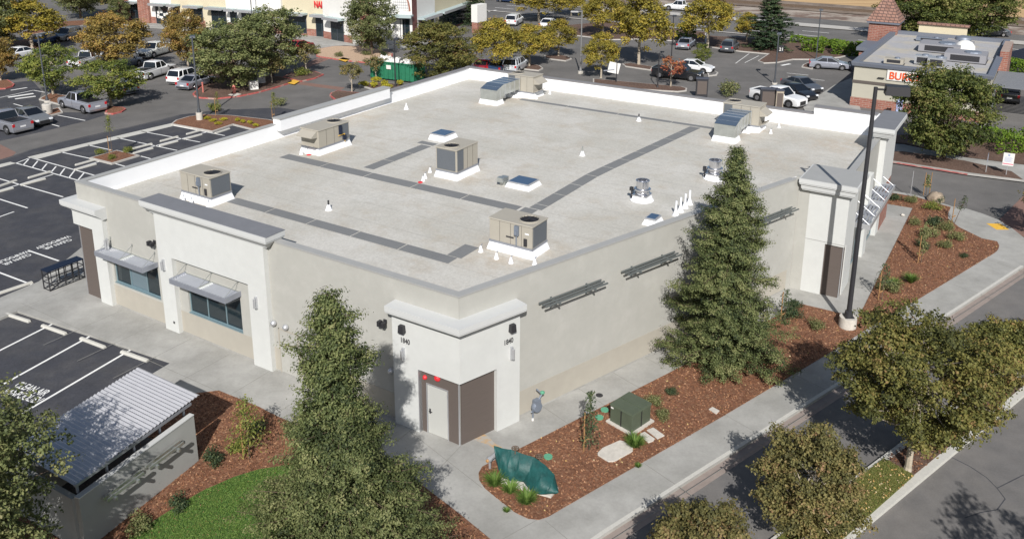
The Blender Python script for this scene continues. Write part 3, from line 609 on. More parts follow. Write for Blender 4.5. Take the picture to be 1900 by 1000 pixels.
canopy(2.36, 6.2, 3.30, .88); canopy(8.25, 12.1, 3.32, .92)
# trellis brackets on the long right wall
def trellis(x0, x1, parent=store, mtx=BCM, z=4.86, sc_=1.0):
    mb = MB()
    for i, y in enumerate((-.14, -.34, -.54)):
        mb.box(x0, x1, y-.03, y+.03, z+.0, z+.06, mtx)
    t = mb.build('wall_trellis', 'metal_dark' if False else 'trellis_green', parent)
    for x in (x0+.75*sc_, x1-.75*sc_):
        mb = MB(); mb.box(x-.03, x+.03, -.62, 0, z-.071, z-.001, mtx); mb.bar((x, 0, z-.38), (x, -.36, z-.07), .04, mtx=mtx); mb.box(x-.045, x+.045, -.03, 0, z-.45, z+.05, mtx); mb.build('bracket', 'trellis_green', t)
mat('trellis_green', (.13, .145, .145), .55, metal=.2)
trellis(3.85, 7.35); trellis(8.6, 12.1); trellis(13.4, 16.9); trellis(18.1, 21.4)
# right corner tower
def tower(x0, x1, y0, y1, ztop, zc):
    mb = MB(); mb.box(x0, x1, y0, y1, 2.92, zc-.5); mb.box(x0, x1-.98, y0, y1, -.06, 2.919); mb.box(x1-.98, x1, y0+.55, y1, -.06, 2.919)
    return mb.build('corner_tower', 'stucco_white', store)
tower(31.85, 33.95, 20.95, 23.4, 6.4, 6.4)
cornice([(32.6, 23.4), (31.85, 23.4), (31.85, 20.95), (33.95, 20.95), (33.95, 23.4), (33.6, 23.4)][1:5], 6.4, depth=.42, back=-.3)
mb = MB(); mb.box(31.5, 34.3, 20.6, 23.45, 6.401, 6.42); mb.build('cornice_cap', 'cap_metal', store)
mb = MB(); mb.box(32.97, 33.90, 21.03, 21.5, -.04, 2.90); mb.build('wall_panel', 'panel_brown', store)
mb = MB(); mb.bar((33.91, 21.02, 0), (33.91, 21.02, 2.9), .045); mb.build('panel_trim', 'metal_light', store)
mb = MB(); mb.box(31.84, 33.96, 20.935, 20.949, 3.02, 3.045); mb.build('reveal_joint', 'cap_metal', store)
# right-hand facade: piers, shopfront glass, big canopy, far tower
mb = MB(); mb.box(6.3, 7.3, -.3, -.001, -.05, 5.0, CDM); mb.build('pier', 'stucco_white', store)
mb = MB(); mb.box(CDT-.6, CDT+.35, 31.2, 35.2, 2.9, 6.6); mb.box(CDT-.6, CDT+.35, 31.2, 32.2, -.05, 2.9); mb.build('corner_tower', 'stucco_white', store)
mb = MB(); mb.box(CDT+.1, CDT+.36, 32.2, 35.0, -.05, 2.9); mb.build('wall_panel', 'brick', store)
cornice([(CDT-.4, 31.2), (CDT+.35, 31.2), (CDT+.35, 35.3)], 7.05, depth=.48, back=-.1)
mb = MB(); mb.prism([(CDT-.62, 30.8), (CDT+.78, 30.8), (CDT+.78, 35.65), (CDT-.62, 35.65)], 7.051, 7.07); mb.build('cornice_cap', 'cap_dark', store)
mb = MB(); mb.box(CDT-.60, CDT+.0, 31.25, 35.6, 6.0, 7.04); mb.build('corner_tower', 'roof_white', store)
window((2.6, 6.2, .3, 3.0), [3.8, 5.0], ['glass']*3, CDM, yy=-.06); window((7.4, 10.2, .1, 2.9), [8.8], ['glass']*2, CDM, yy=-.06)
def eggcanopy():
    z = 3.3; mb = MB(); x0, x1 = 2.9, 10.9; dp = 1.08
    mb.box(x0, x1, -dp, -dp+.07, z-.25, z+.02, CDM); mb.box(x0, x0+.07, -dp+.07, 0, z-.25, z+.02, CDM); mb.box(x1-.07, x1, -dp+.07, 0, z-.25, z+.02, CDM); mb.box((x0+x1)/2-.45, (x0+x1)/2+.45, -dp+.07, -.01, z-.1, z, CDM)
    c = mb.build('canopy', 'metal_light', store)
    mb = MB()
    for k in range(4):
        a = x0+.1+k*2.0; 
        for i in range(5):
            y = -dp+.14+i*.19
            mb.bar(Vector((a+.05, y+.06, z-.04)), Vector((a+1.8, y+.06, z-.04)), .13, .03, mtx=CDM @ Matrix.Identity(4))
        mb.box(a, a+.05, -dp+.07, -.01, z-.16, z+.01, CDM); mb.box(a+1.85, a+1.9, -dp+.07, -.01, z-.16, z+.01, CDM)
    mb.build('louvre_blades', 'metal_grey', c)
    for k in range(6):
        x = x0+.15+k*(x1-x0-.3)/5; mb = MB(); mb.cyl((x, -dp+.1, z), (x, -.02, z+.7), .018, n=6, mtx=CDM); mb.build('tie_rod', 'metal_light', c)
eggcanopy()
# walkway pads on the roof
def pads(name, x0, x1, y0, y1, n, along):
    mb = MB(); L = (x1-x0) if along == 'x' else (y1-y0); g_ = .07
    k = L/n
    for i in range(n):
        if along == 'x': mb.box(x0+i*k, x0+(i+1)*k-g_, y0, y1, ROOF, ROOF+.012)
        else: mb.box(x0, x1, y0+i*k, y0+(i+1)*k-g_, ROOF, ROOF+.012)
    mb.build(name, 'walkpad', store)
pads('roof_walkway', 3.5, 20.1, 10.62, 11.42, 5, 'x'); pads('roof_walkway', 6.9, 21.0, 3.82, 4.5, 5, 'x'); pads('roof_walkway', 7.9, 24.3, 30.8, 31.25, 4, 'x')
pads('roof_walkway', 20.35, 21.1, 4.55, 6.0, 1, 'y'); pads('roof_walkway', 9.0, 9.75, 11.9, 17.4, 3, 'y'); pads('roof_walkway', 8.5, 9.75, 17.5, 18.1, 1, 'y')
mb = MB(); n_ = 11
for i in range(n_):
    y0 = 10.35+i*(30.7-10.35)/n_; y1 = y0+(30.7-10.35)/n_-.07; f0 = max(0, (y0-18)/12.7); f1 = max(0, (y1-18)/12.7)
    if i == 0: y0 = 11.5; f0 = 0
    xa, xb = 20.4+1.25*f0, 20.4+1.25*f1
    mb.prism([(xa, y0), (xa+.72, y0), (xb+.72, y1), (xb, y1)], ROOF, ROOF+.012)
mb.prism([(20.2, 10.3), (20.95, 10.3), (20.95, 11.42), (20.2, 11.42)], ROOF, ROOF+.012) 
mb.build('roof_walkway', 'walkpad', store)
# ------------------------------------------------------------------ rooftop equipment (things standing on the roof)
def rooftop_unit(x0, x1, y0, y1, end, label, hood=None, h=1.15, curbh=.36, front='-y', discon=True):
    """end: side of the coil / fan ('+x','-x','+y','-y')"""
    cx, cy = (x0+x1)/2, (y0+y1)/2; r = empty('rooftop_unit', BL @ Vector((cx, cy, ROOF)), TH, label, 'air conditioner', 'air conditioning units on the store roof')
    a, b_ = (x1-x0)/2, (y1-y0)/2
    mb = MB(); mb.box(-a-.08, a+.08, -b_-.08, b_+.08, 0, curbh, tx=.1, ty=.1); mb.build('curb', 'roof_white', r)
    mb = MB(); mb.box(-a-.0, a+.0, -b_, b_, curbh, curbh+.09); mb.build('base_rail', 'metal_grey', r)
    z0, z1 = curbh+.09, curbh+.09+h
    mb = MB(); mb.box(-a+.02, a-.02, -b_+.02, b_-.02, z0, z1-.04); cab = mb.build('cabinet', 'cabinet', r, bevel=.012)
    mb = MB(); mb.box(-a-.02, a+.02, -b_-.02, b_+.02, z1-.05, z1, tx=.015, ty=.015); mb.build('top_panel', 'cabinet', r)
    L = Matrix.Identity(4)
    fx, fy = {'+x': (a-.55, 0), '-x': (-a+.55, 0), '+y': (0, b_-.55), '-y': (0, -b_+.55)}[end]
    mb = MB(); mb.lathe([(.46, 0), (.46, .05), (.43, .06), (.42, .01)], (fx, fy, z1), 24); mb.build('fan_ring', 'cabinet', r)
    mb = MB(); mb.lathe([(.42, 0), (.42, .012)], (fx, fy, z1), 24); mb.build('fan_opening', 'black', r)
    mb = MB()
    for k in range(3):
        an = k*2.09; mb.box(.05, .38, -.07, .07, .02, .03, Matrix.Translation((fx, fy, z1)) @ Matrix.Rotation(an, 4, 'Z') @ Matrix.Rotation(.25, 4, 'X'))
    for k in range(8):
        an = k*math.pi/8; mb.bar((fx-.42*math.cos(an), fy-.42*math.sin(an), z1+.055), (fx+.42*math.cos(an), fy+.42*math.sin(an), z1+.055), .008)
    mb.build('fan_blades', 'metal_dark', r)
    mb = MB()
    if end[1] == 'x':
        s_ = 1 if end[0] == '+' else -1; mb.box(s_*(a-.02), s_*(a+.004), -b_+.1, b_-.1, z0+.06, z1-.1); q = .55
        mb.box(s_*(a-.65), s_*(a-.1), -b_-.004, -b_+.02, z0+.06, z1-.1) if not discon else None
    else:
        s_ = 1 if end[0] == '+' else -1; mb.box(-a+.1, a-.1, s_*(b_-.02), s_*(b_+.004), z0+.06, z1-.1); mb.box(a-.02, a+.004, s_*(b_-.65), s_*(b_-.1), z0+.06, z1-.1)
    mb.build('coil', 'coil', r)
    # panel seams, latches and disconnect on the long face nearest the camera
    mb = MB()
    if a >= b_:
        for k in range(1, 4): mb.box(-a+k*a/2-.006, -a+k*a/2+.006, -b_+.013, -b_+.0195, z0, z1-.05)
        mb.build('panel_seam', 'metal_dark', cab)
        if discon:
            mb = MB(); mb.box(.22*a, .22*a+.2, -b_-.1, -b_+.019, z0+.5, z0+.95); mb.box(.25*a, .25*a+.14, -b_-.16, -b_-.1, z0+.56, z0+.75); mb.cyl((.3*a, -b_-.05, z0+.05), (.3*a, -b_-.05, z0+.5), .03); mb.build('disconnect_box', 'gas_grey', r)
            mb = MB(); mb.box(.62*a, .62*a+.16, -b_-.03, -b_+.019, z0+.08, z0+.42); mb.build('service_valve', 'metal_dark', r)
            mb = MB(); mb.box(.66*a, .66*a+.2, -b_+.01, -b_+.018, z0+.62, z0+.68); mb.build('data_plate', 'roof_white', r)
            mb = MB(); mb.box(-.2*a, .15*a, -b_-.0, -b_+.0185, z0+.3, z0+.36); mb.build('vent_slot', 'metal_dark', r)
    else:
        for k in range(1, 4): mb.box(a-.0195, a-.013, -b_+k*b_/2-.006, -b_+k*b_/2+.006, z0, z1-.05)
        mb.build('panel_seam', 'metal_dark', cab)
        if discon:
            mb = MB(); mb.box(a-.019, a+.1, .3*b_, .3*b_+.2, z0+.45, z0+1.0); mb.box(a-.019, a+.14, .55*b_, .55*b_+.16, z0+.05, z0+.35); mb.build('disconnect_box', 'navy_metal', r)
            mb = MB(); mb.cyl((a+.06, .2*b_, z0+.4), (a+.06, .62*b_, z0+.42), .02); mb.cyl((a+.06, .62*b_, z0+.42), (a+.06, .62*b_, z0-.1), .02); mb.build('gas_pipe', 'paint_yellow', r)
    if hood:
        s_ = 1 if hood[0] == '+' else -1
        ax = hood[1]
        for (zz, hh, dp) in ((z0+.62, .42, .5), (z0+.0, .2, .4)):
            mb = MB(); w_ = (b_ if ax == 'x' else a)-.12
            if zz > z0+.1: pr = [(0, zz+hh), (dp, zz+.12), (dp, zz+.06), (0, zz)]
            else: pr = [(0, zz+.02), (dp, zz+.22), (dp, zz+.16), (0, zz-.03)]
            vs = [(p, -w_, q) for p, q in pr]+[(p, w_, q) for p, q in pr]
            fs = [(0, 1, 2, 3), (7, 6, 5, 4), (0, 4, 5, 1), (1, 5, 6, 2), (2, 6, 7, 3), (3, 7, 4, 0)]
            if ax == 'x': mt = Matrix.Translation((s_*(a-.02), 0, 0)) @ Matrix.Diagonal((s_, 1, 1, 1))
            else: mt = Matrix(((0, 1, 0, 0), (s_, 0, 0, s_*(b_-.02)), (0, 0, 1, 0), (0, 0, 0, 1)))
            mb.add(vs, fs, mt); mb.build('intake_hood', 'cabinet', r)
    return r
rooftop_unit(4.5, 6.8, 2.95, 4.3, '+x', 'tan rooftop air conditioner behind the grey-topped portal, nearest the front left corner', h=1.05)
rooftop_unit(3.75, 5.25, 12.2, 14.9, '+y', 'tan rooftop air conditioner with open intake hoods beside the raised left parapet', hood='-y', h=1.1)
rooftop_unit(13.45, 14.9, 12.9, 15.0, '-y', 'tall tan rooftop air conditioner with grey coil faces in the middle of the roof', h=1.3, discon=False)
rooftop_unit(21.5, 23.75, 6.15, 7.5, '+x', 'tan rooftop air conditioner nearest the sharp front corner of the store roof', h=1.05)
rooftop_unit(6.3, 8.6, 31.7, 33.2, '-x', 'tan rooftop air conditioner joined to the flat galvanised duct at the far left', hood='+x', h=1.25, discon=False)
rooftop_unit(23.5, 26.0, 31.6, 33.1, '-x', 'tan rooftop air conditioner joined to the sloping louvred duct at the far right', hood='+x', h=1.3, discon=False)
def duct(x0, x1, y0, y1, label, louv=False):
    r = empty('roof_duct', BL @ Vector(((x0+x1)/2, y0, ROOF)), TH, label, 'duct', 'metal ducts on the store roof'); a = (x1-x0)/2; L = y1-y0
    mb = MB(); mb.box(-a-.1, a+.1, -.1, .9, 0, .34, tx=.08, ty=.08); mb.box(-a+.15, a+.1, L-.5, L-.05, 0, .22, tx=.05, ty=.05); mb.build('curb', 'roof_white', r)
    mb = MB(); pr = [(0, .34), (0, 1.12), (.0, 1.12), (.9, 1.42), (L, 1.42), (L, .62), (1.2, .62), (.85, .34)]
    pr = [pr[0], pr[1], pr[3], pr[4], pr[5], pr[6], pr[7]]; n = len(pr)
    vs = [(-a, y, z) for y, z in pr]+[(a, y, z) for y, z in pr]
    mb.add(vs, [tuple(range(n)), tuple(range(2*n-1, n-1, -1))]+[(i, n+i, n+(i+1) % n, (i+1) % n) for i in range(n)]); d = mb.build('duct_body', 'galv', r)
    mb = MB(); mb.add([(-a-.01, .92, 1.432), (a+.01, .92, 1.432), (a+.01, L, 1.432), (-a-.01, L, 1.432), (-a-.01, .0, 1.135), (a+.01, .0, 1.135)], [(0, 1, 2, 3), (4, 5, 1, 0)]); mb.build('duct_top', 'duct_blue', r)
    mb = MB()
    for k in range(5): y = .5+k*(L-.6)/4; mb.box(-a-.02, a+.02, y-.015, y+.015, .5 if y > 1.2 else .36, (1.45 if y > .9 else 1.13+y*.33)); 
    mb.build('duct_flange', 'metal_light', d)
mat('duct_blue', (.16, .22, .30), .25, metal=.6)
duct(6.0, 7.45, 28.35, 31.65, 'flat galvanised roof duct on white curbs at the far left of the store roof'); duct(24.1, 25.5, 28.3, 31.55, 'sloping galvanised roof duct with pale flange strips at the far right')
def hatch(x, y, a, b_, label, h=.32, goose=False):
    r = empty('roof_skylight', BL @ Vector((x, y, ROOF)), TH, label, 'skylight')
    mb = MB(); mb.box(-a-.14, a+.14, -b_-.14, b_+.14, 0, h, tx=.1, ty=.1); mb.build('curb', 'roof_white', r)
    mb = MB(); mb.box(-a-.03, a+.03, -b_-.03, b_+.03, h, h+.09); mb.build('skylight_frame', 'metal_light', r)
    mb = MB(); mb.box(-a+.04, a-.04, -b_+.04, b_-.04, h+.0905, h+.12); mb.build('pane', 'skylight', r)
    if goose:
        mb = MB(); mb.box(-a-.55, -a-.2, -b_+.0, -b_+.35, .0, .45); mb.box(-a-.55, -a-.2, -b_-.3, -b_+.0, .25, .5); mb.build('gooseneck_vent', 'galv', r)
hatch(9.3, 19.2, .55, .55, 'square blue-glazed skylight on a white curb at the end of the short walkway'); hatch(18.4, 14.2, .62, .55, 'low blue-glazed skylight with a metal gooseneck vent beside it', goose=True, h=.22); hatch(26.5, 12.95, .24, .34, 'small blue-topped roof skylight close to the long right parapet', h=.25)
def fan(x, y, label):
    r = empty('exhaust_fan', BL @ Vector((x, y, ROOF)), TH, label, 'exhaust fan', 'exhaust fans on the store roof')
    mb = MB(); mb.box(-.42, .42, -.42, .42, 0, .3, tx=.06, ty=.06); mb.build('curb', 'roof_white', r)
    mb = MB(); mb.lathe([(.55, 0), (.62, .02), (.6, .04)], (0, 0, 0), 20); mb.build('sealant_patch', 'roof_white', r)
    mb = MB(); mb.box(-.4, .4, -.4, .4, .3, .35); mb.lathe([(.36, .35), (.40, .42), (.42, .47), (.36, .5), (.38, .58), (.44, .60), (.44, .65), (.34, .66)], n=24); mb.build('fan_base', 'steel_shiny', r, smooth=True)
    mb = MB(); mb.lathe([(.33, .66), (.33, 1.04), (.36, 1.05), (.36, 1.09), (.31, 1.09), (.31, .8)], n=24); mb.build('fan_cylinder', 'steel_shiny', r, smooth=True)
    mb = MB(); mb.lathe([(.305, .80), (.305, .82)], n=24); mb.build('fan_opening', 'metal_grey', r)
    mb = MB(); mb.bar((-.5, -.2, .1), (-.5, -.2, .6), .06); mb.box(-.6, -.44, -.28, -.12, .5, .68); mb.build('switch_box', 'metal_dark', r)
fan(24.75, 15.6, 'shiny round exhaust fan on a white curb beside the row of white vent pipes'); fan(26.75, 20.95, 'shiny round exhaust fan half hidden behind the tip of the middle conifer')
def pipe(x, y, h, label, r_=.045, cap='roof_white', grp=None):
    r = empty('vent_pipe', BL @ Vector((x, y, ROOF)), TH, label, 'vent pipe', grp)
    mb = MB(); mb.lathe([(.19, 0), (.15, .06), (.075, .28)], n=12); mb.build('flashing', 'roof_white', r, smooth=True)
    mb = MB(); mb.cyl((0, 0, .2), (0, 0, h), r_, n=10); mb.build('pipe', cap, r, smooth=True)
pipe(2.5, 23.9, .45, 'lone white vent pipe on the roof near the high left parapet'); pipe(18.1, 30.1, .5, 'white vent pipe with a dark top beside the far walkway', cap='metal_dark'); pipe(18.55, 20.8, .55, 'grey-topped vent pipe standing alone in the middle of the open roof', cap='galv'); pipe(12.1, 5.8, .5, 'vent pipe with a black elbow between the two front walkways', cap='metal_dark'); pipe(24.3, 16.3, .35, 'short white vent beside the shiny exhaust fan')
for k in range(4): pipe(27.05, 14.5+k*.62, .75, 'tall white vent pipe in the row of four beside the long right parapet', r_=.055, grp='row of four white vent pipes')
# cone-shaped pipe seals round the units
def cone(px, py, label):
    p = G(px, py, ROOF); r = empty('pipe_seal', p, TH, label, 'pipe seal', 'small white cone seals round the roof units')
    mb = MB(); mb.lathe([(.12, 0), (.10, .06), (.045, .27), (.03, .28)], n=10); mb.build('cone', 'roof_white', r, smooth=True)
    mb = MB(); mb.cyl((0, 0, .25), (.05, .05, .37), .018, n=6); mb.build('pipe_stub', 'gas_grey', r)
for px, py, wh in ((340, 374, 'front left'), (355, 379, 'front left'), (386, 384, 'front left'), (398, 378, 'front left'), (559, 287, 'hooded left'), (570, 285, 'hooded left'), (615, 277, 'hooded left'), (630, 270, 'hooded left'), (637, 260, 'hooded left'), (785, 336, 'middle'), (789, 331, 'middle'), (798, 320, 'middle'), (892, 467, 'front wall'), (921, 480, 'front wall'), (948, 488, 'front wall'), (992, 491, 'front wall'), (995, 184, 'far left'), (1020, 175, 'far left'), (1430, 248, 'far right'), (1445, 237, 'far right')):
    cone(px, py, 'small white cone-shaped pipe seal beside the %s air conditioner' % wh)
for px, py, u_ in ((395, 381, 'front left'), (573, 288, 'hooded left'), (780, 339, 'middle')):
    p = G(px, py, ROOF); mb = MB(Matrix.Translation(p)); mb.lathe([(.13, 0), (.14, .04), (.08, .05)], n=12)
    tag(mb.build('pipe_clamp', 'red_paint'), 'small red ring lying on the roof by the %s air conditioner' % u_, 'ring')
# ------------------------------------------------------------------ vegetation
def np_mesh(name, verts, quads, tint, m):
    me = bpy.data.meshes.new(name); n = len(quads)
    me.vertices.add(len(verts)); me.vertices.foreach_set('co', verts.astype(np.float32).ravel())
    me.loops.add(n*4); me.loops.foreach_set('vertex_index', quads.astype(np.int32).ravel())
    me.polygons.add(n); me.polygons.foreach_set('loop_start', np.arange(0, n*4, 4, dtype=np.int32)); me.polygons.foreach_set('loop_total', np.full(n, 4, dtype=np.int32))
    me.update(calc_edges=True)
    a = me.attributes.new('tint', 'FLOAT', 'FACE'); a.data.foreach_set('value', tint.astype(np.float32))
    me.materials.append(M[m]); return me
def leaves(rng, cen, nrm, ln, wd, tint, jitter=.8):
    """cen (n,3) centres, nrm (n,3) rough facing, ln, wd sizes -> verts, quads"""
    n = len(cen); nr = nrm+rng.normal(0, jitter, (n, 3)); nr /= np.linalg.norm(nr, axis=1, keepdims=True)+1e-9
    a = rng.normal(0, 1, (n, 3)); a -= (a*nr).sum(1, keepdims=True)*nr; a /= np.linalg.norm(a, axis=1, keepdims=True)+1e-9
    b = np.cross(nr, a); L = (ln*rng.uniform(.7, 1.3, n))[:, None]; W = (wd*rng.uniform(.7, 1.3, n))[:, None]
    v = np.stack([cen-a*L*.5, cen+b*W*.5+nr*W*.12, cen+a*L*.5, cen-b*W*.5+nr*W*.12], 1).reshape(-1, 3)
    return v, np.arange(4*n).reshape(-1, 4)
def crown_broad(seed, n_clump=60, per=130, R=1.0, H=1.0, leaf=.07, shape='round', gap=.0, csz=.24, m='leaf_olive'):
    """unit crown: radius about R, height H, centred at z = H/2"""
    rng = np.random.default_rng(seed); cs = []
    while len(cs) < n_clump:
        d = rng.normal(0, 1, 3); d /= np.linalg.norm(d); r = rng.uniform(.35, 1.0)**.6
        if shape == 'vase': wz = .75+.25*d[2]
        elif shape == 'cone': wz = np.clip(1.0-.55*max(d[2]*r, -.4)-.1, .3, 1.1)
        else: wz = 1.0
        p = np.array([d[0]*R*r*wz*rng.uniform(.85, 1.12), d[1]*R*r*wz*rng.uniform(.85, 1.12), H*.5+d[2]*r*H*.5*rng.uniform(.88, 1.1)])
        if p[2] < H*.5 and r < .6 and rng.random() < .5: continue
        cs.append(p)
    cs = np.array(cs); V = []; T = []; Cn = []; Nn = []
    for c in cs:
        rad = csz*R*rng.uniform(.6, 1.25); k = int(per*(rad/(csz*R))**2)
        ns = max(4, k//11); d = rng.normal(0, 1, (ns, 3)); d /= np.linalg.norm(d, axis=1, keepdims=True); d[:, 2] = np.where(rng.random(ns) < .6, np.abs(d[:, 2]), d[:, 2])
        q = rng.uniform(.35, 1.12, (ns, 1)); sc_ = c+d*q*rad*np.array([1.2, 1.2, .70]); base = rng.uniform(.1, .7)
        idx = rng.integers(0, ns, k); dd = rng.normal(0, 1, (k, 3))*np.array([1, 1, .7])*leaf*.95; p = sc_[idx]+dd
        Cn.append(p); Nn.append(d[idx]*.8+dd/leaf*.5+np.array([0, 0, .5])); sb = rng.normal(0, .16, ns)
        T.append(np.clip(base+sb[idx]+rng.normal(0, .12, k), 0, 1))
    Cn = np.concatenate(Cn); Nn = np.concatenate(Nn); T = np.concatenate(T)
    v, q = leaves(rng, Cn, Nn, leaf*1.25, leaf*.85, T)
    return np_mesh('crown', v, q, T, m), cs
def limbs(seed, cs, base, top, r0, name='trunk', m='bark', frac=.5, wob=.04):
    rng = random.Random(seed); mb = MB(); p0 = Vector(base); p1 = Vector(top); n = 5; pts = []
    for i in range(n+1):
        t = i/n; pts.append(p0.lerp(p1, t)+Vector((rng.uniform(-1, 1), rng.uniform(-1, 1), 0))*wob*(0 if i == 0 else 1))
    for i in range(n): mb.cyl(pts[i], pts[i+1], r0*(1-.55*i/n), r0*(1-.55*(i+1)/n), 8)
    mb.cyl(p0-Vector((0, 0, .05)), p0+Vector((0, 0, .18)), r0*1.35, r0, 8)
    for c in cs:
        if rng.random() < frac:
            c = Vector(c); s = pts[rng.randint(2, n)]; mid = s.lerp(c, .5)+Vector((0, 0, -.06))
            mb.cyl(s, mid, r0*.30, r0*.18, 5, False); mb.cyl(mid, c, r0*.18, r0*.06, 5, False)
    return mb, m, name
def make_broad(name, seed, H, R, clear, m, n_clump, per, leaf, bark='bark', shape='round', csz=.24, r0=None):
    """real-size prototype tree"""
    r = empty(name, (0, 0, -50)); ch = H-clear
    me, cs = crown_broad(seed, n_clump, per, R, ch, leaf, shape, csz=csz, m=m)
    c = bpy.data.objects.new('crown', me); sc.collection.objects.link(c); c.parent = r; c.location = (0, 0, clear)
    cs2 = cs+np.array([0, 0, clear]); mb, bm, nm = limbs(seed, cs2, (0, 0, 0), (0, 0, clear+ch*.6), r0 or max(.06, H*.022), m=bark, frac=.45)
    mb.build(nm, bm, r, smooth=True); index_kids(r); return r
def make_conifer(name, seed, H, R, m='leaf_conifer', branches=230, sprays=13, per=15, leaf=.15, bot=.06, skew=None, pw=.80, amp=1.0):
    rng = np.random.default_rng(seed); r = empty(name, (0, 0, -50)); C_ = []; N_ = []; T_ = []; mb = MB()
    mb.cyl((0, 0, -.1), (0, 0, H*.97), H*.022, .015, 8)
    for i in range(branches):
        t = bot+(1-bot)*(i+rng.uniform(0, 1))/branches; t = min(t, .995); z = H*t; az = i*2.39996+rng.uniform(-.7, .7)
        prof = (1-t)**pw*min(1, (t+.16)/.26); L = R*prof*rng.uniform(.62, 1.05)*(1+amp*(.20*math.sin(2*az+z*1.1+seed)+.16*math.sin(3*az-z*2.3)+.12*math.sin(z*5.1+az)))+.08
        if rng.random() < .13: L *= rng.uniform(1.1, 1.32)
        d = np.array([math.cos(az), math.sin(az), 0]); rise = rng.uniform(-.05, .22)-.18*(1-t)
        end = np.array([0, 0, z])+d*L+np.array([0, 0, L*rise]); mb.cyl((0, 0, z-L*.05), tuple(end*.98+np.array([0, 0, z])*.02), .012+.02*(1-t), .006, 4, False)
        ns = max(3, int(sprays*(L/R)**.8)+1); base = rng.uniform(.15, .6); perp = np.array([-d[1], d[0], 0])
        for k in range(ns):
            f = .22+.78*((k+rng.uniform(0, 1))/ns)**.8; side = rng.normal(0, .19*L*(1.2-f)+.07)
            c = np.array([0, 0, z])+d*L*f+np.array([0, 0, L*rise*f-.05*f])+perp*side
            n_ = int(per*(.6+.6*rng.random())*(.5+.5*min(1, L/1.2))); ax = d*.8+perp*np.sign(side)*.45+np.array([0, 0, rng.uniform(-.1, .75)]); ax /= np.linalg.norm(ax)
            u1 = rng.uniform(-.5, .5, (n_, 1))*rng.uniform(.34, .52); sp = ax*u1+rng.normal(0, 1, (n_, 3))*np.array([.085, .085, .06])
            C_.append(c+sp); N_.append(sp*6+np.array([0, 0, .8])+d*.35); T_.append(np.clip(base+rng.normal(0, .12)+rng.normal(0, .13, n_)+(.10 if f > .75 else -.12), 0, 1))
    C_ = np.concatenate(C_); N_ = np.concatenate(N_); T_ = np.concatenate(T_)
    v, q = leaves(rng, C_, N_, leaf, leaf*.55, T_, .55)
    c = bpy.data.objects.new('crown', np_mesh('crown', v, q, T_, m)); sc.collection.objects.link(c); c.parent = r
    mb.build('trunk', 'bark', r); index_kids(r); return r
def settree(r, loc, rz, label, cat='tree', group=None, s=1.0, tilt=None):
    r.location = loc; r.rotation_euler = (tilt[0] if tilt else 0, tilt[1] if tilt else 0, rz); r.scale = s if isinstance(s, tuple) else (s,)*3; return tag(r, label, cat, group)
# the two big conifers
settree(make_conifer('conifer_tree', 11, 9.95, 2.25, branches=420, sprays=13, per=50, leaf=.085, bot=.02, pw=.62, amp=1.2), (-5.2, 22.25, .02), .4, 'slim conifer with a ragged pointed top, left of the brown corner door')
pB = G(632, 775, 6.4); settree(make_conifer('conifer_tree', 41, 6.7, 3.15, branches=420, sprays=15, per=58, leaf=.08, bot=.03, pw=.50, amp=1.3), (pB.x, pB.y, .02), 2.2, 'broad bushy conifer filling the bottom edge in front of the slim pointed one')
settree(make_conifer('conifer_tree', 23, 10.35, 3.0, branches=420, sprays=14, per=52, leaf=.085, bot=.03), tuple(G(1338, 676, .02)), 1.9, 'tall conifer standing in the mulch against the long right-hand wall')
# near broadleaf trees
def near_broad(seed, base, top_y, half_w, clear_y, label, m, n_clump=150, per=230, leaf=.10, bark='bark_pale', csz=.19, cxp=None, name='street_tree', z=.02, r0=.1, group=None, shape='round'):
    b = G(*base, z); H = ZAT(base[0], top_y, b)-z; clear = max(.4, ZAT(base[0], clear_y, b)-z)*1.12; dist = math.hypot(b.x, b.y, CAMH-H*.6); R = half_w*dist/F
    t = make_broad(name, seed, H*.97, R, clear*.9, m, n_clump, per, leaf, bark, csz=csz, r0=r0, shape=shape)
    return settree(t, (b.x, b.y, z), seed*.7, label, group=group)
near_broad(31, (1684, 872), 576, 133, 800, 'wide bronze-green street tree with a pale trunk between lawn and mulch on the median', 'leaf_olive', 150, 420, .085, r0=.13, csz=.17)
near_broad(32, (1492, 1008), 797, 84, 985, 'small round bronze street tree on the grassy median, below the wide one', 'leaf_bronze', 130, 330, .075, r0=.10, csz=.22)
near_broad(33, (1300, 1130), 950, 90, 1080, 'bronze street tree cut off by the bottom edge of the picture', 'leaf_bronze', 90, 330, .08)
near_broad(34, (1872, 700), 596, 66, 670, 'bronze-green street tree at the right edge beyond the wide one', 'leaf_olive', 90, 330, .09)
near_broad(35, (-102, 1190), 716, 196, 1100, 'broad green tree covering the lower left corner beside the corrugated roof', 'leaf_greygreen', 170, 420, .085, bark='bark', name='broadleaf_tree')
_g = G(1800, 955, GZ); settree(make_broad('street_tree', 36, 8.3, 2.3, 2.6, 'leaf_bronze', 70, 150, .11, 'bark_pale', r0=.1), (_g.x, 14.9, GZ), .5, 'street tree standing below the picture, throwing its shadow on the street')
near_broad(37, (2010, 700), 560, 80, 660, 'street tree just outside the right edge, throwing its shadow on the side street', 'leaf_bronze', 60, 120, .12)
near_broad(46, (1960, 440), 340, 60, 410, 'street tree just beyond the right edge beside the yellow tactile pad', 'leaf_bronze', 50, 120, .12)
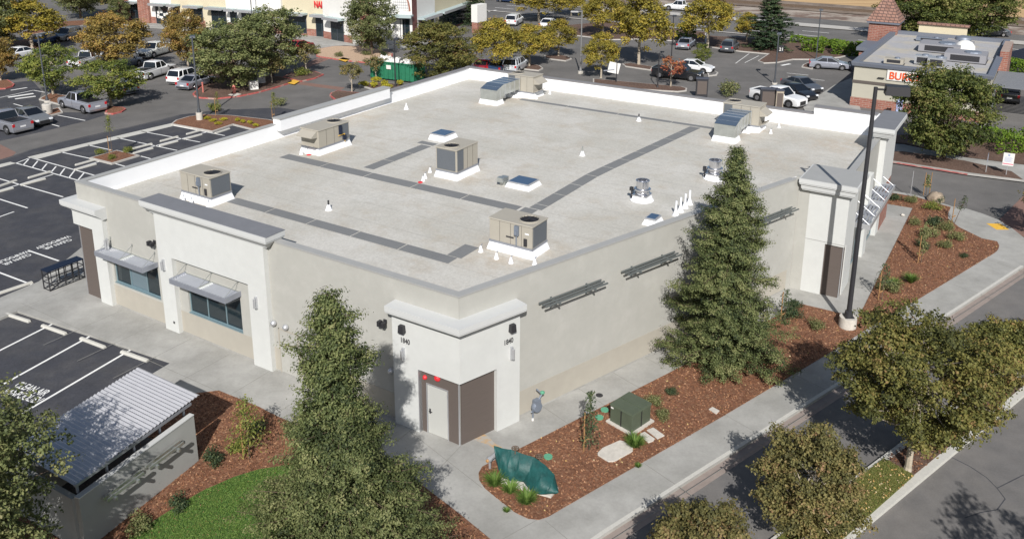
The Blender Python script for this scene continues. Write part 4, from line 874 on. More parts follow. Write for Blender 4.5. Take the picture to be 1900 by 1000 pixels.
# mid and far trees: a few prototypes, copied
P = {}
P['yellow'] = make_broad('plane_tree', 51, 8.5, 3.3, 1.9, 'leaf_yellow', 85, 190, .19, 'bark_pale', 'cone', .25)
P['ybrown'] = make_broad('plane_tree', 52, 8.5, 3.5, 1.5, 'leaf_yellowbrown', 85, 190, .19, 'bark_pale', 'round', .25)
P['olive'] = make_broad('broadleaf_tree', 53, 8.5, 3.5, 1.0, 'leaf_greygreen', 110, 210, .17, 'bark', 'round', .24)
P['bushy'] = make_broad('broadleaf_tree', 58, 8.5, 3.6, .25, 'leaf_olive', 140, 210, .16, 'bark', 'round', .24)
P['green'] = make_broad('broadleaf_tree', 54, 6.5, 2.9, 1.2, 'leaf_green', 60, 190, .16, 'bark_pale', 'round', .24)
P['small'] = make_broad('young_tree', 55, 3.6, 1.15, 1.6, 'leaf_bronze', 26, 70, .14, 'bark_pale', 'round', .34)
P['dark'] = make_conifer('dark_conifer', 56, 10.5, 3.4, 'leaf_dark', 190, 10, 34, .18, .04)
P['glossy'] = make_broad('magnolia_tree', 57, 8.5, 4.0, .3, 'leaf_glossy', 170, 260, .16, 'bark', 'round', .21)
used = set()
def T(kind, base, top_y, half_w, label, grp=None, clear_y=None, z=GZ):
    b = G(*base, z); r0 = P[kind]; H0 = {'yellow': 8.5, 'ybrown': 8.5, 'olive': 8.5, 'bushy': 8.5, 'green': 6.5, 'small': 3.6, 'dark': 10.5, 'glossy': 8.5}[kind]; R0 = {'yellow': 3.3, 'ybrown': 3.5, 'olive': 3.5, 'bushy': 3.6, 'green': 3.0, 'small': 1.15, 'dark': 3.4, 'glossy': 4.0}[kind]
    H = ZAT(base[0], top_y, b)-z; dist = math.hypot(b.x, b.y, CAMH-H*.6); R = half_w*dist/F
    o = place(r0, kind not in used, (b.x, b.y, z), random.random()*6.28, (R/R0*1.0, R/R0*1.0, H/H0*.97), label, 'tree', grp); used.add(kind); return o
random.seed(3)
T('yellow', (61, 92), -6, 50, 'yellow-green tree at the top left, in front of the parked grey estate car')
T('ybrown', (219, 134), 20, 54, 'golden-brown tree between the hedge and the white pickups at the left')
T('green', (99, 178), 76, 44, 'fresh green tree in the kerbed bed behind the silver pickup, left one of the pair')
T('green', (207, 200), 105, 52, 'fresh green tree above the tailgate of the silver pickup, right one of the pair')
T('ybrown', (350, 132), 12, 36, 'golden tree left of the grey-green pair in front of the shops')
T('olive', (434, 168), 36, 72, 'grey-green tree behind the fire hydrant and the tall lamp post')
T('olive', (505, 143), 10, 60, 'tall grey-green tree overlapping the pale shop wall, above the small bronze trees')
T('ybrown', (2, 152), 68, 28, 'brownish tree cut by the left edge above the red kerb')
T('olive', (-8, 95), -35, 50, 'grey-green tree in the top left corner')
T('olive', (150, 35), -60, 40, 'green tree beyond the hedge at the top left')
T('olive', (225, 45), -8, 18, 'slim green tree beside the left end of the brick shop')
T('small', (569, 140), 78, 21, 'small bronze tree above the clipped green bush')
T('small', (653, 172), 116, 19, 'small bronze tree on the kerbed island beside the roof edge, nearest the store')
T('small', (698, 150), 104, 18, 'small bronze tree touching the green dumpster')
T('small', (505, 158), 105, 20, 'small bronze tree left of the clipped green bush')
T('olive', (690, 104), -18, 48, 'full grey-green tree standing in front of the brick shop with the arched window')
T('bushy', (818, 150), 38, 66, 'broad olive tree just behind the left corner of the store roof')
T('yellow', (921, 136), 28, 45, 'yellow tree directly behind the far left corner of the roof')
T('yellow', (982, 125), 40, 42, 'yellow tree on the kerbed tip left of the tall grey lamp post')
T('yellow', (1036, 106), 32, 35, 'yellow tree farther back, on the oval kerbed tip')
T('yellow', (1115, 145), 55, 34, 'small bright yellow tree between the lamp post and the parking sign')
T('yellow', (1185, 122), -30, 55, 'tallest yellow-green tree in the car park behind the black pickup')
T('yellow', (1118, 70), -25, 40, 'yellow-green tree behind and left of the tallest one')
T('yellow', (1312, 92), -25, 48, 'yellow-green tree beside the far road, left of the dark conifer')
T('yellow', (1385, 80), 20, 24, 'small yellow tree half behind the dark conifer')
T('yellow', (1000, 40), -35, 50, 'yellow tree at the top edge across the far road')
T('yellow', (1060, 30), -30, 30, 'yellow tree at the top edge next to the far driveway')
T('green', (1301, 125), 78, 15, 'thin green tree on the kerbed tip behind the white car')
T('dark', (1425, 92), -25, 52, 'dark blue-green conifer beside the far road')
T('dark', (881, 48), -40, 30, 'dark tree at the end of the shops')
T('glossy', (1750, 294), 114, 72, 'dense glossy-leaved tree in front of the burger restaurant')
T('glossy', (1705, 80), -48, 68, 'large green tree behind the red pyramid-roofed tower')
T('glossy', (1802, 70), -44, 64, 'large green tree behind the burger restaurant roof, right one of the two')
# red-leaved young tree
t = make_broad('young_tree', 61, 3.4, 1.1, 1.5, 'leaf_red', 18, 50, .16, 'bark_pale', 'round', .3); b = G(1244, 163, GZ); settree(t, tuple(b), 0, 'small red-leaved tree in front of the black pickup', s=(1.25, 1.25, .95))
# staked saplings near the store
def sapling(base, h, label, stakes=True, m='leaf_greygreen', lean=.0, R=.32, cl=.35, per=70, dx=.3):
    p = G(*base, .03); r = empty('young_tree', tuple(p), 0, label, 'young tree'); rng = np.random.default_rng(int(base[0]))
    n = per*5; z = cl*h+rng.uniform(0, 1, n)*(1-cl)*h; a = rng.uniform(0, 6.28, n); rr = R*rng.uniform(.1, 1, n)*(1.15-(z-cl*h)/((1-cl)*h+1e-6)*.8)
    C_ = np.stack([rr*np.cos(a)+lean*z, rr*np.sin(a), z], 1); T_ = rng.uniform(0, 1, n); v, q = leaves(rng, C_, np.stack([np.cos(a), np.sin(a), .6+0*a], 1), .13, .05, T_)
    c = bpy.data.objects.new('crown', np_mesh('crown', v, q, T_, m)); sc.collection.objects.link(c); c.parent = r
    mb = MB(); mb.cyl((0, 0, 0), (lean*h, 0, h*.93), .025, .008, 6)
    for k in range(12): zz = h*(cl+.5*(1-cl)*k/12); an = k*2.4; mb.cyl((lean*zz, 0, zz), (lean*zz+R*.8*math.cos(an), R*.8*math.sin(an), zz+.15), .008, .004, 4, False)
    mb.build('trunk', 'bark', r)
    if stakes:
        frame = base == (1718, 362)
        for s_ in ((-1, 1) if frame else (-1,)):
            mb = MB(); mb.cyl((s_*dx*.7, -.05, 0), (s_*dx*.7, -.05, 1.7), .028, .026, 7); mb.build('stake', 'wood', r)
        mb = MB(); mb.bar((-dx*.75, -.08, .45 if not frame else .8), (dx*.75 if frame else 0, -.0 if not frame else -.08, .52 if not frame else .8), .03, .07); mb.build('stake_brace', 'wood', r)
    return r
sapling((1093, 835), 2.6, 'sapling tied between wooden stakes beside the white concrete lid', m='leaf_dark', R=.42, cl=.1, per=110)
sapling((1636, 556), 2.1, 'staked sapling in the mulch right of the tall black lamp post', m='leaf_dark', R=.5, cl=.45, per=40)
sapling((1709, 487), 2.5, 'staked sapling in the middle of the right-hand mulch bed', R=.3, cl=.2)
sapling((1771, 414), 1.9, 'leaning staked sapling beside the curved walk', m='leaf_dark', R=.35, cl=.5, per=30, lean=.25)
sapling((1718, 362), 1.5, 'sapling in a square wooden stake frame beside the boulder', R=.28, cl=.4)
sapling((1455, 598), 1.8, 'staked sapling right of the middle conifer', m='leaf_dark', R=.5, cl=.1, per=60)
sapling((209, 290), 3.4, 'thin sapling with a light green top on the small parking island', m='leaf_green', R=.42, cl=.62, per=60)
sapling((510, 222), 2.6, 'thin sapling behind the left parapet of the store', m='leaf_green', R=.5, cl=.4, per=60); sapling((405, 215), 2.3, 'thin sapling on the mulch island with yellow shrubs', m='leaf_green', R=.4, cl=.3, per=50)
sapling((463, 850), 2.6, 'bushy young tree in the mulch right of the corrugated-roof enclosure', m='leaf_green', R=.85, cl=.2, per=170); sapling((290, 905), 1.6, 'small dark sapling in front of the enclosure wall', m='leaf_dark', R=.25, cl=.2, stakes=False)
def tuft(protos=[]):
    rng = np.random.default_rng(9); n = 260; a = rng.uniform(0, 6.28, n); L = rng.uniform(.35, .65, n); t = rng.uniform(.15, .9, n)
    c = np.stack([np.cos(a)*t*.22, np.sin(a)*t*.22, L*.5], 1); V = []
    d = np.stack([np.cos(a)*t, np.sin(a)*t, np.full(n, .9)], 1); d /= np.linalg.norm(d, axis=1, keepdims=True); s = np.stack([-np.sin(a), np.cos(a), 0*a], 1)*.012
    b0 = np.stack([np.cos(a)*.05, np.sin(a)*.05, 0*a], 1); mid = b0+d*L[:, None]*.6; tip = mid+(d+np.stack([np.cos(a)*t, np.sin(a)*t, -0.2+0*a], 1))*L[:, None]*.3
    v = np.stack([b0-s, b0+s, mid+s, mid-s, mid-s, mid+s, tip+s*.2, tip-s*.2], 1).reshape(-1, 3); q = np.arange(len(v)).reshape(-1, 4)
    me = np_mesh('grass_tuft', v, q, np.repeat(rng.uniform(0, 1, n), 2), 'grass_blade'); return me
def shrub_mesh(seed, R, H, m, n=900, leaf=.05):
    rng = np.random.default_rng(seed); C_ = []; N_ = []
    for k in range(14):
        c = np.array([rng.normal(0, .35)*R, rng.normal(0, .35)*R, H*rng.uniform(.25, .7)]); d = rng.normal(0, 1, (n//14, 3)); d /= np.linalg.norm(d, axis=1, keepdims=True)
        C_.append(c+d*np.array([R*.45, R*.45, H*.34])*rng.uniform(.5, 1.1, (n//14, 1))); N_.append(d+np.array([0, 0, .5]))
    C_ = np.concatenate(C_); C_[:, 2] = np.maximum(C_[:, 2], .02); N_ = np.concatenate(N_); T_ = rng.uniform(0, 1, len(C_)); v, q = leaves(rng, C_, N_, leaf*1.5, leaf, T_); return np_mesh('shrub', v, q, T_, m)
tm = tuft()
def inst(name, me, loc, rz, s, label, cat, grp=None):
    o = bpy.data.objects.new(name, me); sc.collection.objects.link(o); o.location = loc; o.rotation_euler = (0, 0, rz); o.scale = (s,)*3 if not isinstance(s, tuple) else s; return tag(o, label, cat, grp)
for px, py, s, lb in ((918, 902, 1.5, 'grass tuft left of the green tarp, by the walk corner'), (947, 915, 1.25, 'grass tuft in front of the green tarp, middle one of three'), (977, 935, 1.45, 'grass tuft below the green tarp, nearest the bed corner'), (1178, 830, 1.5, 'grass tuft between the green transformer and the concrete lids'), (1184, 867, .5, 'tiny grass tuft at the sidewalk edge below the concrete lids'), (1656, 535, 1.7, 'bright grass tuft beside the staked sapling near the lamp post'), (1690, 525, 1.6, 'arching grass tuft in the open right-hand mulch'), (940, 950, .5, 'tiny grass clump at the front corner of the mulch bed')):
    inst('grass_tuft', tm, tuple(G(px, py, .03)), px, s*.72, lb, 'grass tuft', 'grass tufts in the mulch beds')
sh = [shrub_mesh(71, .5, .55, 'leaf_dark'), shrub_mesh(72, .55, .6, 'leaf_greygreen'), shrub_mesh(73, .5, .5, 'leaf_green'), shrub_mesh(74, .5, .5, 'leaf_lime', 500, .08)]
for px, py, s, k, lb in ((1213, 750, .75, 1, 'low shrub right behind the green transformer'), (1229, 775, .7, 1, 'low shrub at the right foot of the green transformer'), (1245, 730, .6, 0, 'low dark shrub left of the middle conifer base'), (1471, 590, 1.2, 0, 'dark shrub right of the middle conifer'), (1515, 610, .9, 1, 'round shrub left of the lamp post footing'), (1475, 572, 1.0, 0, 'dark shrub at the walk corner behind the conifer'),
    (1650, 540, 1.2, 1, 'shrub next to the bright grass tuft'), (1697, 418, .9, 1, 'round shrub near the top left of the right-hand bed'), (1728, 388, 1.2, 2, 'green shrub below the boulder'), (1735, 418, 1.3, 0, 'dark shrub in a clump left of the leaning sapling'), (1755, 428, 1.1, 1, 'shrub at the foot of the leaning sapling'), (1722, 440, 1.3, 1, 'broad shrub above the middle staked sapling'), (1712, 460, 1.0, 0, 'dark shrub right at the middle staked sapling'), (1775, 445, 1.0, 1, 'shrub along the curved walk edge'), (1753, 460, .9, 1, 'small shrub in the open mulch right of the middle sapling'), (1662, 372, 1.0, 0, 'dark shrub behind the end of the concrete strip'), (1690, 376, .9, 1, 'shrub at the top corner of the concrete strip'), (1790, 478, .6, 0, 'purple-grey low plant at the right of the mulch bed'),
    (480, 800, 1.0, 0, 'dark shrub behind the bushy young tree'), (395, 860, 1.0, 0, 'dark shrub in the shade beside the enclosure'), (330, 945, .9, 0, 'dark shrub along the lower enclosure wall'), (260, 985, 1.0, 1, 'shrub at the lower corner of the enclosure'), (450, 835, 1.0, 2, 'leafy shrub at the foot of the bushy young tree'),
    (184, 286, .9, 2, 'spiky shrub at the left of the small parking island'), (209, 295, .8, 2, 'shrub at the front of the small parking island'), (236, 283, 1.0, 2, 'spiky shrub at the right of the small parking island')):
    inst('shrub', sh[k], tuple(G(px, py, .03 if py > 300 else 0.0)), px*.1, s, lb, 'shrub', 'low shrubs in the planting beds')
for px, py in ((395, 226), (405, 232), (415, 224), (440, 225), (452, 228), (463, 230), (385, 222), (475, 235), (675, 160), (692, 161), (718, 165), (698, 152), (744, 158), (712, 158)):
    inst('yellow_shrub', sh[3], tuple(G(px, py, GZ+.15)), px*.3, 1.1 if px > 600 else .62, 'small yellow shrub beside the green dumpster' if px > 600 else 'small yellow shrub on the mulch island left of the store', 'shrub', 'yellow shrubs by the dumpster' if px > 600 else 'yellow shrubs on the left mulch island')
for px, py, s, k, lb in ((400, 205, 1.5, 2, 'green bush at the foot of the thin sapling on the left island'), (558, 141, 2.0, 2, 'clipped green bush under the small bronze tree'), (588, 100, 1.4, 2, 'green bush at the left end of the tan gravel bed'), (629, 106, 1.2, 1, 'small bush in the tan gravel bed'), (679, 103, 1.2, 1, 'small bush beside the gravel bed path'), (1740, 375, 1.0, 0, 'dark shrub at the sapling stake frame'), (712, 104, 1.2, 0, 'bush at the right of the gravel bed'), (520, 195, 1.4, 1, 'shrub showing above the left parapet'), (1352, 175, 2.6, 1, 'brownish bush behind the roof edge near the white pickup')):
    inst('bush', sh[k], tuple(G(px, py, GZ+.12)), px*.1, s, lb, 'bush')
# hedges
def hedge(pts, h, w_, label, m='leaf_hedge', z=GZ, dens=220, leaf=.16):
    P_ = [G(*p, z) for p in pts]; rng = np.random.default_rng(len(label)); C_ = []; 
    for a, b_ in zip(P_, P_[1:]):
        L = (b_-a).length; n = int(L*dens); t = rng.uniform(0, 1, n); d = (b_-a).normalized(); s = np.array([-d.y, d.x, 0]); u1 = rng.uniform(-1, 1, n); top = rng.random(n) < .45
        hh = h*(1+.12*np.sin(t*L*1.7)+rng.normal(0, .05, n)); zz = np.where(top, hh, rng.uniform(0, 1, n)*hh); uu = np.where(top, u1, np.sign(u1)*rng.uniform(.85, 1.05, n))*w_/2
        C_.append(np.array(a)[None]+np.outer(t, np.array(d)*L)+s[None]*uu[:, None]+np.stack([0*zz, 0*zz, zz], 1))
    C_ = np.concatenate(C_); o0 = C_.mean(0); o0[2] = z; T_ = rng.uniform(0, 1, len(C_)); v, q = leaves(rng, C_-o0, np.tile([0, -.3, 1.], (len(C_), 1)), leaf*1.3, leaf, T_); o = inst('hedge', np_mesh('hedge', v, q, T_, m), tuple(o0), 0, 1.0, label, 'hedge')
    return o
hedge([(137, 4), (170, 8), (200, 4), (235, -2)], 1.6, 5.0, 'clipped olive hedge at the top left beside the side road', 'leaf_olive', dens=240, leaf=.3)
hedge([(1500, 92), (1540, 97), (1600, 100)], 1.2, 5.0, 'bright green hedge behind the silver sedan, left of the brick tower', dens=300, leaf=.25); hedge([(1465, 80), (1530, 84)], .9, 1.2, 'thin green hedge along the far road under the dark conifer', dens=150, leaf=.25)
hedge([(1825, 278), (1900, 276), (1960, 280)], 1.4, 3.2, 'long green hedge behind the sign at the right edge', dens=420, leaf=.16); hedge([(1848, 128), (1905, 132), (1960, 136)], 1.2, 3.0, 'bright green hedge behind the slatted drive-through shade', dens=300, leaf=.22)
hedge([(1262, 72), (1283, 74)], 2.0, 3.5, 'round yellow-green bush behind the silver car by the far road', dens=400, leaf=.25)
# clumps of grass blades on the lawns
rng = np.random.default_rng(4)
def lawn_blades(poly, n, z, label, m='grass_blade'):
    P_ = np.array(GP(poly, z)); mn, mx_ = P_.min(0), P_.max(0); pts = []
    q = rng.uniform(mn, mx_, (n*3, 2)); ins = np.zeros(len(q), bool); j = len(P_)-1
    for i in range(len(P_)):
        xi, yi = P_[i]; xj, yj = P_[j]; c = ((yi > q[:, 1]) != (yj > q[:, 1])) & (q[:, 0] < (xj-xi)*(q[:, 1]-yi)/(yj-yi+1e-12)+xi); ins ^= c; j = i
    q = q[ins][:n]; k = len(q); C_ = np.column_stack([q, np.full(k, z+.035)]); T_ = np.clip(rng.uniform(0, 1, k)**1.5, 0, 1); o0 = C_.mean(0); o0[2] = z
    v, qd = leaves(rng, C_-o0, np.tile([0, -.6, .8], (k, 1)), .09, .018, T_, .6); o = inst('lawn_grass', np_mesh('lawn_grass', v, qd, T_, m), tuple(o0), 0, 1, None, None); tag(o, label, 'grass', kind='stuff')
lawn_blades(grassP, 42000, .05, 'green lawn between the lower mulch bed and the front conifer')
leafmat('dry_blade', [(.09, .11, .025), (.15, .17, .04), (.26, .22, .08)])
lawn_blades([(1440, 1000), (1600, 881), (1640, 850), (1696, 882), (1570, 994), (1470, 1080), (1330, 1090)], 24000, GZ+.19, 'short grass on the street median under the small bronze tree', 'dry_blade')
# bark chips scattered over the mulch
mat('chips', (.22, .105, .065), .9, var=.5, scale=40); mat('leaf_litter', (.45, .30, .12), .9, var=.3, scale=30)
def chips(poly, n, z, name, m, ln, wd, label):
    P_ = np.array(GP(poly, z)); mn, mx_ = P_.min(0), P_.max(0); q = rng.uniform(mn, mx_, (n*3, 2)); ins = np.zeros(len(q), bool); j = len(P_)-1
    for i in range(len(P_)):
        xi, yi = P_[i]; xj, yj = P_[j]; c = ((yi > q[:, 1]) != (yj > q[:, 1])) & (q[:, 0] < (xj-xi)*(q[:, 1]-yi)/(yj-yi+1e-12)+xi); ins ^= c; j = i
    q = q[ins][:n]; k = len(q); C_ = np.column_stack([q, np.full(k, z+.012)]); T_ = rng.uniform(0, 1, k); o0 = C_.mean(0); o0[2] = z
    v, qd = leaves(rng, C_-o0, np.tile([0, 0, 1.], (k, 1)), ln, wd, T_, .45); o = inst(name, np_mesh(name, v, qd, T_, m), tuple(o0), 0, 1, None, None); tag(o, label, 'ground cover', kind='stuff')
leafmat('chip_mix', [(.09, .038, .02), (.20, .088, .045), (.28, .135, .07), (.36, .21, .12)], .0); leafmat('litter_mix', [(.30, .17, .06), (.5, .34, .12), (.55, .45, .28)], .0)
chips(bedR, 30000, .03, 'bark_chips', 'chip_mix', .11, .05, 'reddish bark chips covering the right-hand planting bed'); chips(bedL, 22000, .03, 'bark_chips', 'chip_mix', .11, .05, 'reddish bark chips covering the lower left planting bed')
chips(bedR, 700, .035, 'fallen_leaves', 'litter_mix', .10, .07, 'pale fallen leaves scattered on the right-hand bark chips')
chips([(1640, 850), (1696, 882), (1860, 745), (1900, 690), (1800, 740)], 3500, GZ+.17, 'fallen_leaves', 'chip_mix', .1, .05, 'bark chips and fallen leaves on the street median')
chips([(1440, 1000), (1600, 881), (1640, 850), (1696, 882), (1570, 994), (1470, 1080), (1330, 1090)], 700, GZ+.24, 'fallen_leaves', 'litter_mix', .09, .06, 'yellow fallen leaves on the median grass')
# ------------------------------------------------------------------ vehicles
def paint(name, col, metal=.0, rough=.28):
    if 'car_'+name in M: return 'car_'+name
    m, t, b = newmat('car_'+name); b.inputs['Base Color'].default_value = tuple(col)+(1,); b.inputs['Metallic'].default_value = metal; b.inputs['Roughness'].default_value = rough
    b.inputs['Coat Weight'].default_value = .6; b.inputs['Coat Roughness'].default_value = .08; M['car_'+name] = m; return 'car_'+name
mat('car_glass', (.008, .010, .014), .06, spec=.9); mat('tyre', (.012, .012, .013), .85); mat('rim', (.55, .55, .57), .3, metal=.9); mat('headlight', (.75, .77, .80), .12, spec=.9); mat('taillight', (.45, .015, .02), .25); mat('car_trim', (.02, .02, .022), .5); mat('plate', (.7, .7, .7), .5)
SPEC = {   # length, half width, profile of the lower body (x, top z), cabin base/top x, roof z, belt
 'sedan': dict(L=4.75, W=.90, low=[(-2.375, .62, .88), (-2.30, .90, .86), (-1.55, .98, .90), (1.05, .95, .90), (1.95, .82, .86), (2.28, .66, .78), (2.375, .50, .70)], cab=[(-1.75, -.95, .15, 1.10)], roof=1.43, belt=.95, wb=1.38, wr=.325),
 'hatch': dict(L=4.3, W=.88, low=[(-2.15, .70, .84), (-2.08, .98, .86), (-1.2, .99, .89), (1.0, .96, .88), (1.75, .84, .85), (2.08, .66, .76), (2.15, .5, .68)], cab=[(-2.02, -1.72, .25, 1.15)], roof=1.47, belt=.97, wb=1.28, wr=.32),
 'suv': dict(L=4.75, W=.95, low=[(-2.375, .70, .90), (-2.32, 1.08, .92), (-1.2, 1.10, .95), (1.0, 1.08, .95), (1.95, 1.0, .92), (2.30, .85, .85), (2.375, .6, .78)], cab=[(-2.28, -1.98, .35, 1.15)], roof=1.72, belt=1.08, wb=1.42, wr=.37),
 'pickup': dict(L=5.7, W=.99, low=[(-2.85, .72, .94), (-2.83, 1.12, .95), (-.75, 1.12, .98), (1.15, 1.12, .98), (2.45, 1.04, .95), (2.78, .92, .9), (2.85, .62, .84)], cab=[(-.72, -.55, .65, 1.30)], roof=1.80, belt=1.12, wb=1.85, wr=.40),
}
def car(kind, px, py, dx, dy, colname, col, label, metal=0., z=GZ, L=None, group=None):
    S = SPEC[kind]; c = G(px, py, z); f = G(px+dx*.3, py+dy*.3, z)-c; rz = math.atan2(f.y, f.x); name = {'sedan': 'parked_car', 'hatch': 'parked_car', 'suv': 'parked_suv', 'pickup': 'pickup_truck'}[kind]
    r = empty(name, tuple(c), rz, label, {'pickup': 'pickup', 'suv': 'suv'}.get(kind, 'car'), group); W = S['W']; pm = paint(colname, col, metal); roof = S['roof']; belt = S['belt']; wb, wr = S['wb'], S['wr']
    if L: r.scale = (L/S['L'],)*3
    z0 = .24; mb = MB(); st = S['low']; vs = []; 
    for x, zt, w_ in st: vs += [(x, -w_*.93, z0+.02), (x, -w_, z0+.22), (x, -w_, zt-.10), (x, -w_*.90, zt), (x, w_*.90, zt), (x, w_, zt-.10), (x, w_, z0+.22), (x, w_*.93, z0+.02)]
    n = len(st); fs = [(i*8+q, (i+1)*8+q, (i+1)*8+(q+1) % 8, i*8+(q+1) % 8) for i in range(n-1) for q in range(8)]+[tuple(range(7, -1, -1)), tuple((n-1)*8+q for q in range(8))]
    mb.add(vs, fs)
    xb, xt, xt2, xb2 = S['cab'][0]; wt = W*.74; wb_ = W*.90
    body = mb.build('body', pm, r, smooth=True, bevel=.02)
    # greenhouse: glass block with painted roof and pillars
    gz = belt-.03; mb = MB()
    V = [(xb, -wb_, gz), (xb2, -wb_, gz), (xb2, wb_, gz), (xb, wb_, gz), (xt, -wt, roof-.03), (xt2, -wt, roof-.03), (xt2, wt, roof-.03), (xt, wt, roof-.03)]
    mb.add(V, [(3, 2, 1, 0), (4, 5, 6, 7), (0, 1, 5, 4), (1, 2, 6, 5), (2, 3, 7, 6), (3, 0, 4, 7)]); mb.build('windows', 'car_glass', r)
    mb = MB(); mb.box(xt-.04, xt2+.06, -wt-.02, wt+.02, roof-.04, roof+.02, tx=.08, ty=.10); mb.build('roof', pm, r, smooth=True)
    for s_ in (-1, 1):
        mb = MB()
        for a, b_ in ((V[0], V[4]), (V[1], V[5])): mb.bar((a[0], s_*wb_, a[2]), (b_[0], s_*wt, b_[2]), .07, .06)
        mb.bar((xb, s_*(wb_+.002), gz), (xb2, s_*(wb_+.002), gz), .03, .02)
        xm = (xb+xb2)/2-.05; mb.bar((xm, s_*(wb_+.004), gz), (xm, s_*(wt+.004), roof-.02), .07, .03)
        if kind in ('suv', 'hatch'): mb.bar((xb+.75, s_*(wb_+.004), gz), (xt+.65, s_*(wt+.004), roof-.02), .09, .03)
        mb.build('pillars', pm, r)
    for sx in (-1, 1):
        for sy in (-1, 1):
            x = sx*wb; mb = MB(); mb.cyl((x, sy*(W-.20), wr), (x, sy*(W+.012), wr), wr, n=18); wh = mb.build('wheel', 'tyre', r)
            mb = MB(); mb.cyl((x, sy*(W-.02), wr), (x, sy*(W+.022), wr), wr*.64, wr*.58, n=12); mb.build('rim', 'rim', wh)
            mb = MB()
            for k in range(8):
                a0, a1 = math.pi*k/8, math.pi*(k+1)/8; mb.bar((x+math.cos(a0)*(wr+.05), sy*(W-.015), wr+math.sin(a0)*(wr+.05)), (x+math.cos(a1)*(wr+.05), sy*(W-.015), wr+math.sin(a1)*(wr+.05)), .05, .07)
            mb.build('wheel_arch', 'car_trim', r)
    zf, zr = (.64, .80) if kind in ('sedan', 'hatch') else (.80, .92); xf = S['L']/2
    for sy in (-1, 1):
        mb = MB(); mb.box(xf-.22, xf-.01, sy*W*.55, sy*W*.86, zf-.07, zf+.07, tx=.03); mb.build('headlight', 'headlight', r)
        mb = MB(); mb.box(-xf-.012, -xf+.12, sy*W*.72, sy*W*.95, zr-.16, zr+.10); mb.build('taillight', 'taillight', r)
        mb = MB(); mb.box(xb2-.28, xb2-.10, sy*(wb_+.02), sy*(wb_+.2), gz+.02, gz+.16); mb.build('wing_mirror', pm, r)
    mb = MB(); mb.box(xf-.06, xf+.015, -W*.5, W*.5, .36, zf-.06); mb.build('grille', 'car_trim', r)
    mb = MB(); mb.box(-xf-.02, -xf+.02, -.24, .24, zr-.28, zr-.14); mb.build('number_plate', 'plate', r)
    bm_ = 'rim' if kind == 'pickup' else 'car_trim'; MB().box(-xf-.015, -xf+.1, -W*.88, W*.88, .30, .46).build('bumper', bm_, r); MB().box(xf-.1, xf+.012, -W*.84, W*.84, .26, .36).build('bumper', bm_, r)
    for s_ in (-1, 1):
        mb = MB(); mb.box(-.03, -.02+.0, s_*(W-.01), s_*(W+.004), .42, belt-.06); mb.box(-wb+.1 if kind != 'pickup' else -.55, wb-.45, s_*(W-.01), s_*(W+.003), .36, .38); mb.build('door_seam', 'car_trim', body)
    if kind == 'pickup':
        mb = MB(); mb.box(-2.72, -.80, -W*.84, W*.84, 1.121, 1.128); mb.build('truck_bed', 'car_trim', r)
        mb = MB(); mb.box(-2.84, -.78, -W*.96, -W*.84, 1.10, 1.20); mb.box(-2.84, -.78, W*.84, W*.96, 1.10, 1.20); mb.box(-2.85, -2.76, -W*.839, W*.839, 1.10, 1.20); mb.build('bed_rail', pm, r)
    return r
WH, SI, GR, BK_, BL_ = (.72, .73, .74), (.40, .42, .45), (.11, .12, .14), (.012, .013, .016), (.03, .06, .14)
car('pickup', 153, 203, -50, -13, 'silver', (.36, .38, .44), 'silver pickup parked beside the white concrete drum at the left', .35)
car('pickup', 12, 240, -50, -13, 'silver2', (.30, .31, .35), 'grey-silver pickup cut by the left edge, tailgate facing right', .35)
car('sedan', 58, 228, 50, 13, 'grey', (.22, .23, .24), 'grey sedan with a teal windscreen between the two pickups at the left', .3)
car('hatch', 226, 172, -44, -12, 'bluesilver', (.33, .38, .46), 'small blue-silver car seen from behind under the green trees', .35)
car('pickup', 287, 142, 39, -12, 'white', WH, 'white pickup with an empty bed parked left of the white crossover')
car('suv', 346, 152, 39, -12, 'white', WH, 'white crossover between the white pickup and the silver sedan', L=4.5)
car('sedan', 366, 161, 39, -12, 'silver', (.36, .38, .44), 'silver sedan behind the tall lamp post, right of the white crossover', .35)
car('pickup', 290, 103, -40, 12, 'whiteold', (.60, .60, .56), 'older off-white pickup facing left between the two golden trees')
car('pickup', 166, 121, 39, -12, 'white', WH, 'white pickup mostly hidden behind the pair of green trees')
car('suv', 232, 127, 39, -12, 'darksilver', (.20, .24, .30), 'dark blue-silver suv left of the white pickup with the empty bed', .3)
car('sedan', 43, 107, 40, -8, 'white', WH, 'white sedan parked at the far left behind the green trees')
car('suv', 126, 74, -40, 11, 'grey', (.25, .27, .31), 'grey estate car under the yellow-green tree at the top left', .3)
car('sedan', 84, 82, -40, 11, 'blue', BL_, 'dark blue car in the shade of the top left tree', .3)
car('sedan', 556, 94, 40, -10, 'red', (.30, .012, .02), 'dark red car beside the tan gravel bed')
car('pickup', 1257, 146, 57, 6, 'black', BK_, 'black pickup with chrome wheels parked behind the right part of the roof')
car('sedan', 1287, 133, 57, 6, 'white', WH, 'white sedan just behind the nose of the black pickup')
car('sedan', 1273, 89, 25, -19, 'silver', (.36, .38, .44), 'silver car seen from behind beside the yellow-green bush', .35)
car('suv', 1354, 95, 25, -19, 'graphite', GR, 'dark grey suv seen from behind near the far planting bed', .3, L=4.4)
car('sedan', 1539, 128, 50, 3, 'silver', (.42, .43, .46), 'silver sedan parked sideways next to the concrete pillar', .35)
car('sedan', 1487, 168, 60, 17, 'graphite', GR, 'dark grey sedan, rear one of the two dark cars by the white pickup', .3)
car('sedan', 1476, 181, 60, 17, 'black', BK_, 'black sedan half hidden by the white pickup near the burger restaurant')
car('pickup', 1443, 192, 60, 13, 'white', WH, 'white pickup parked just behind the far right unit on the roof')
car('suv', 1872, 186, 4, -40, 'black', BK_, 'black suv with red tail lights waiting in the drive-through lane')
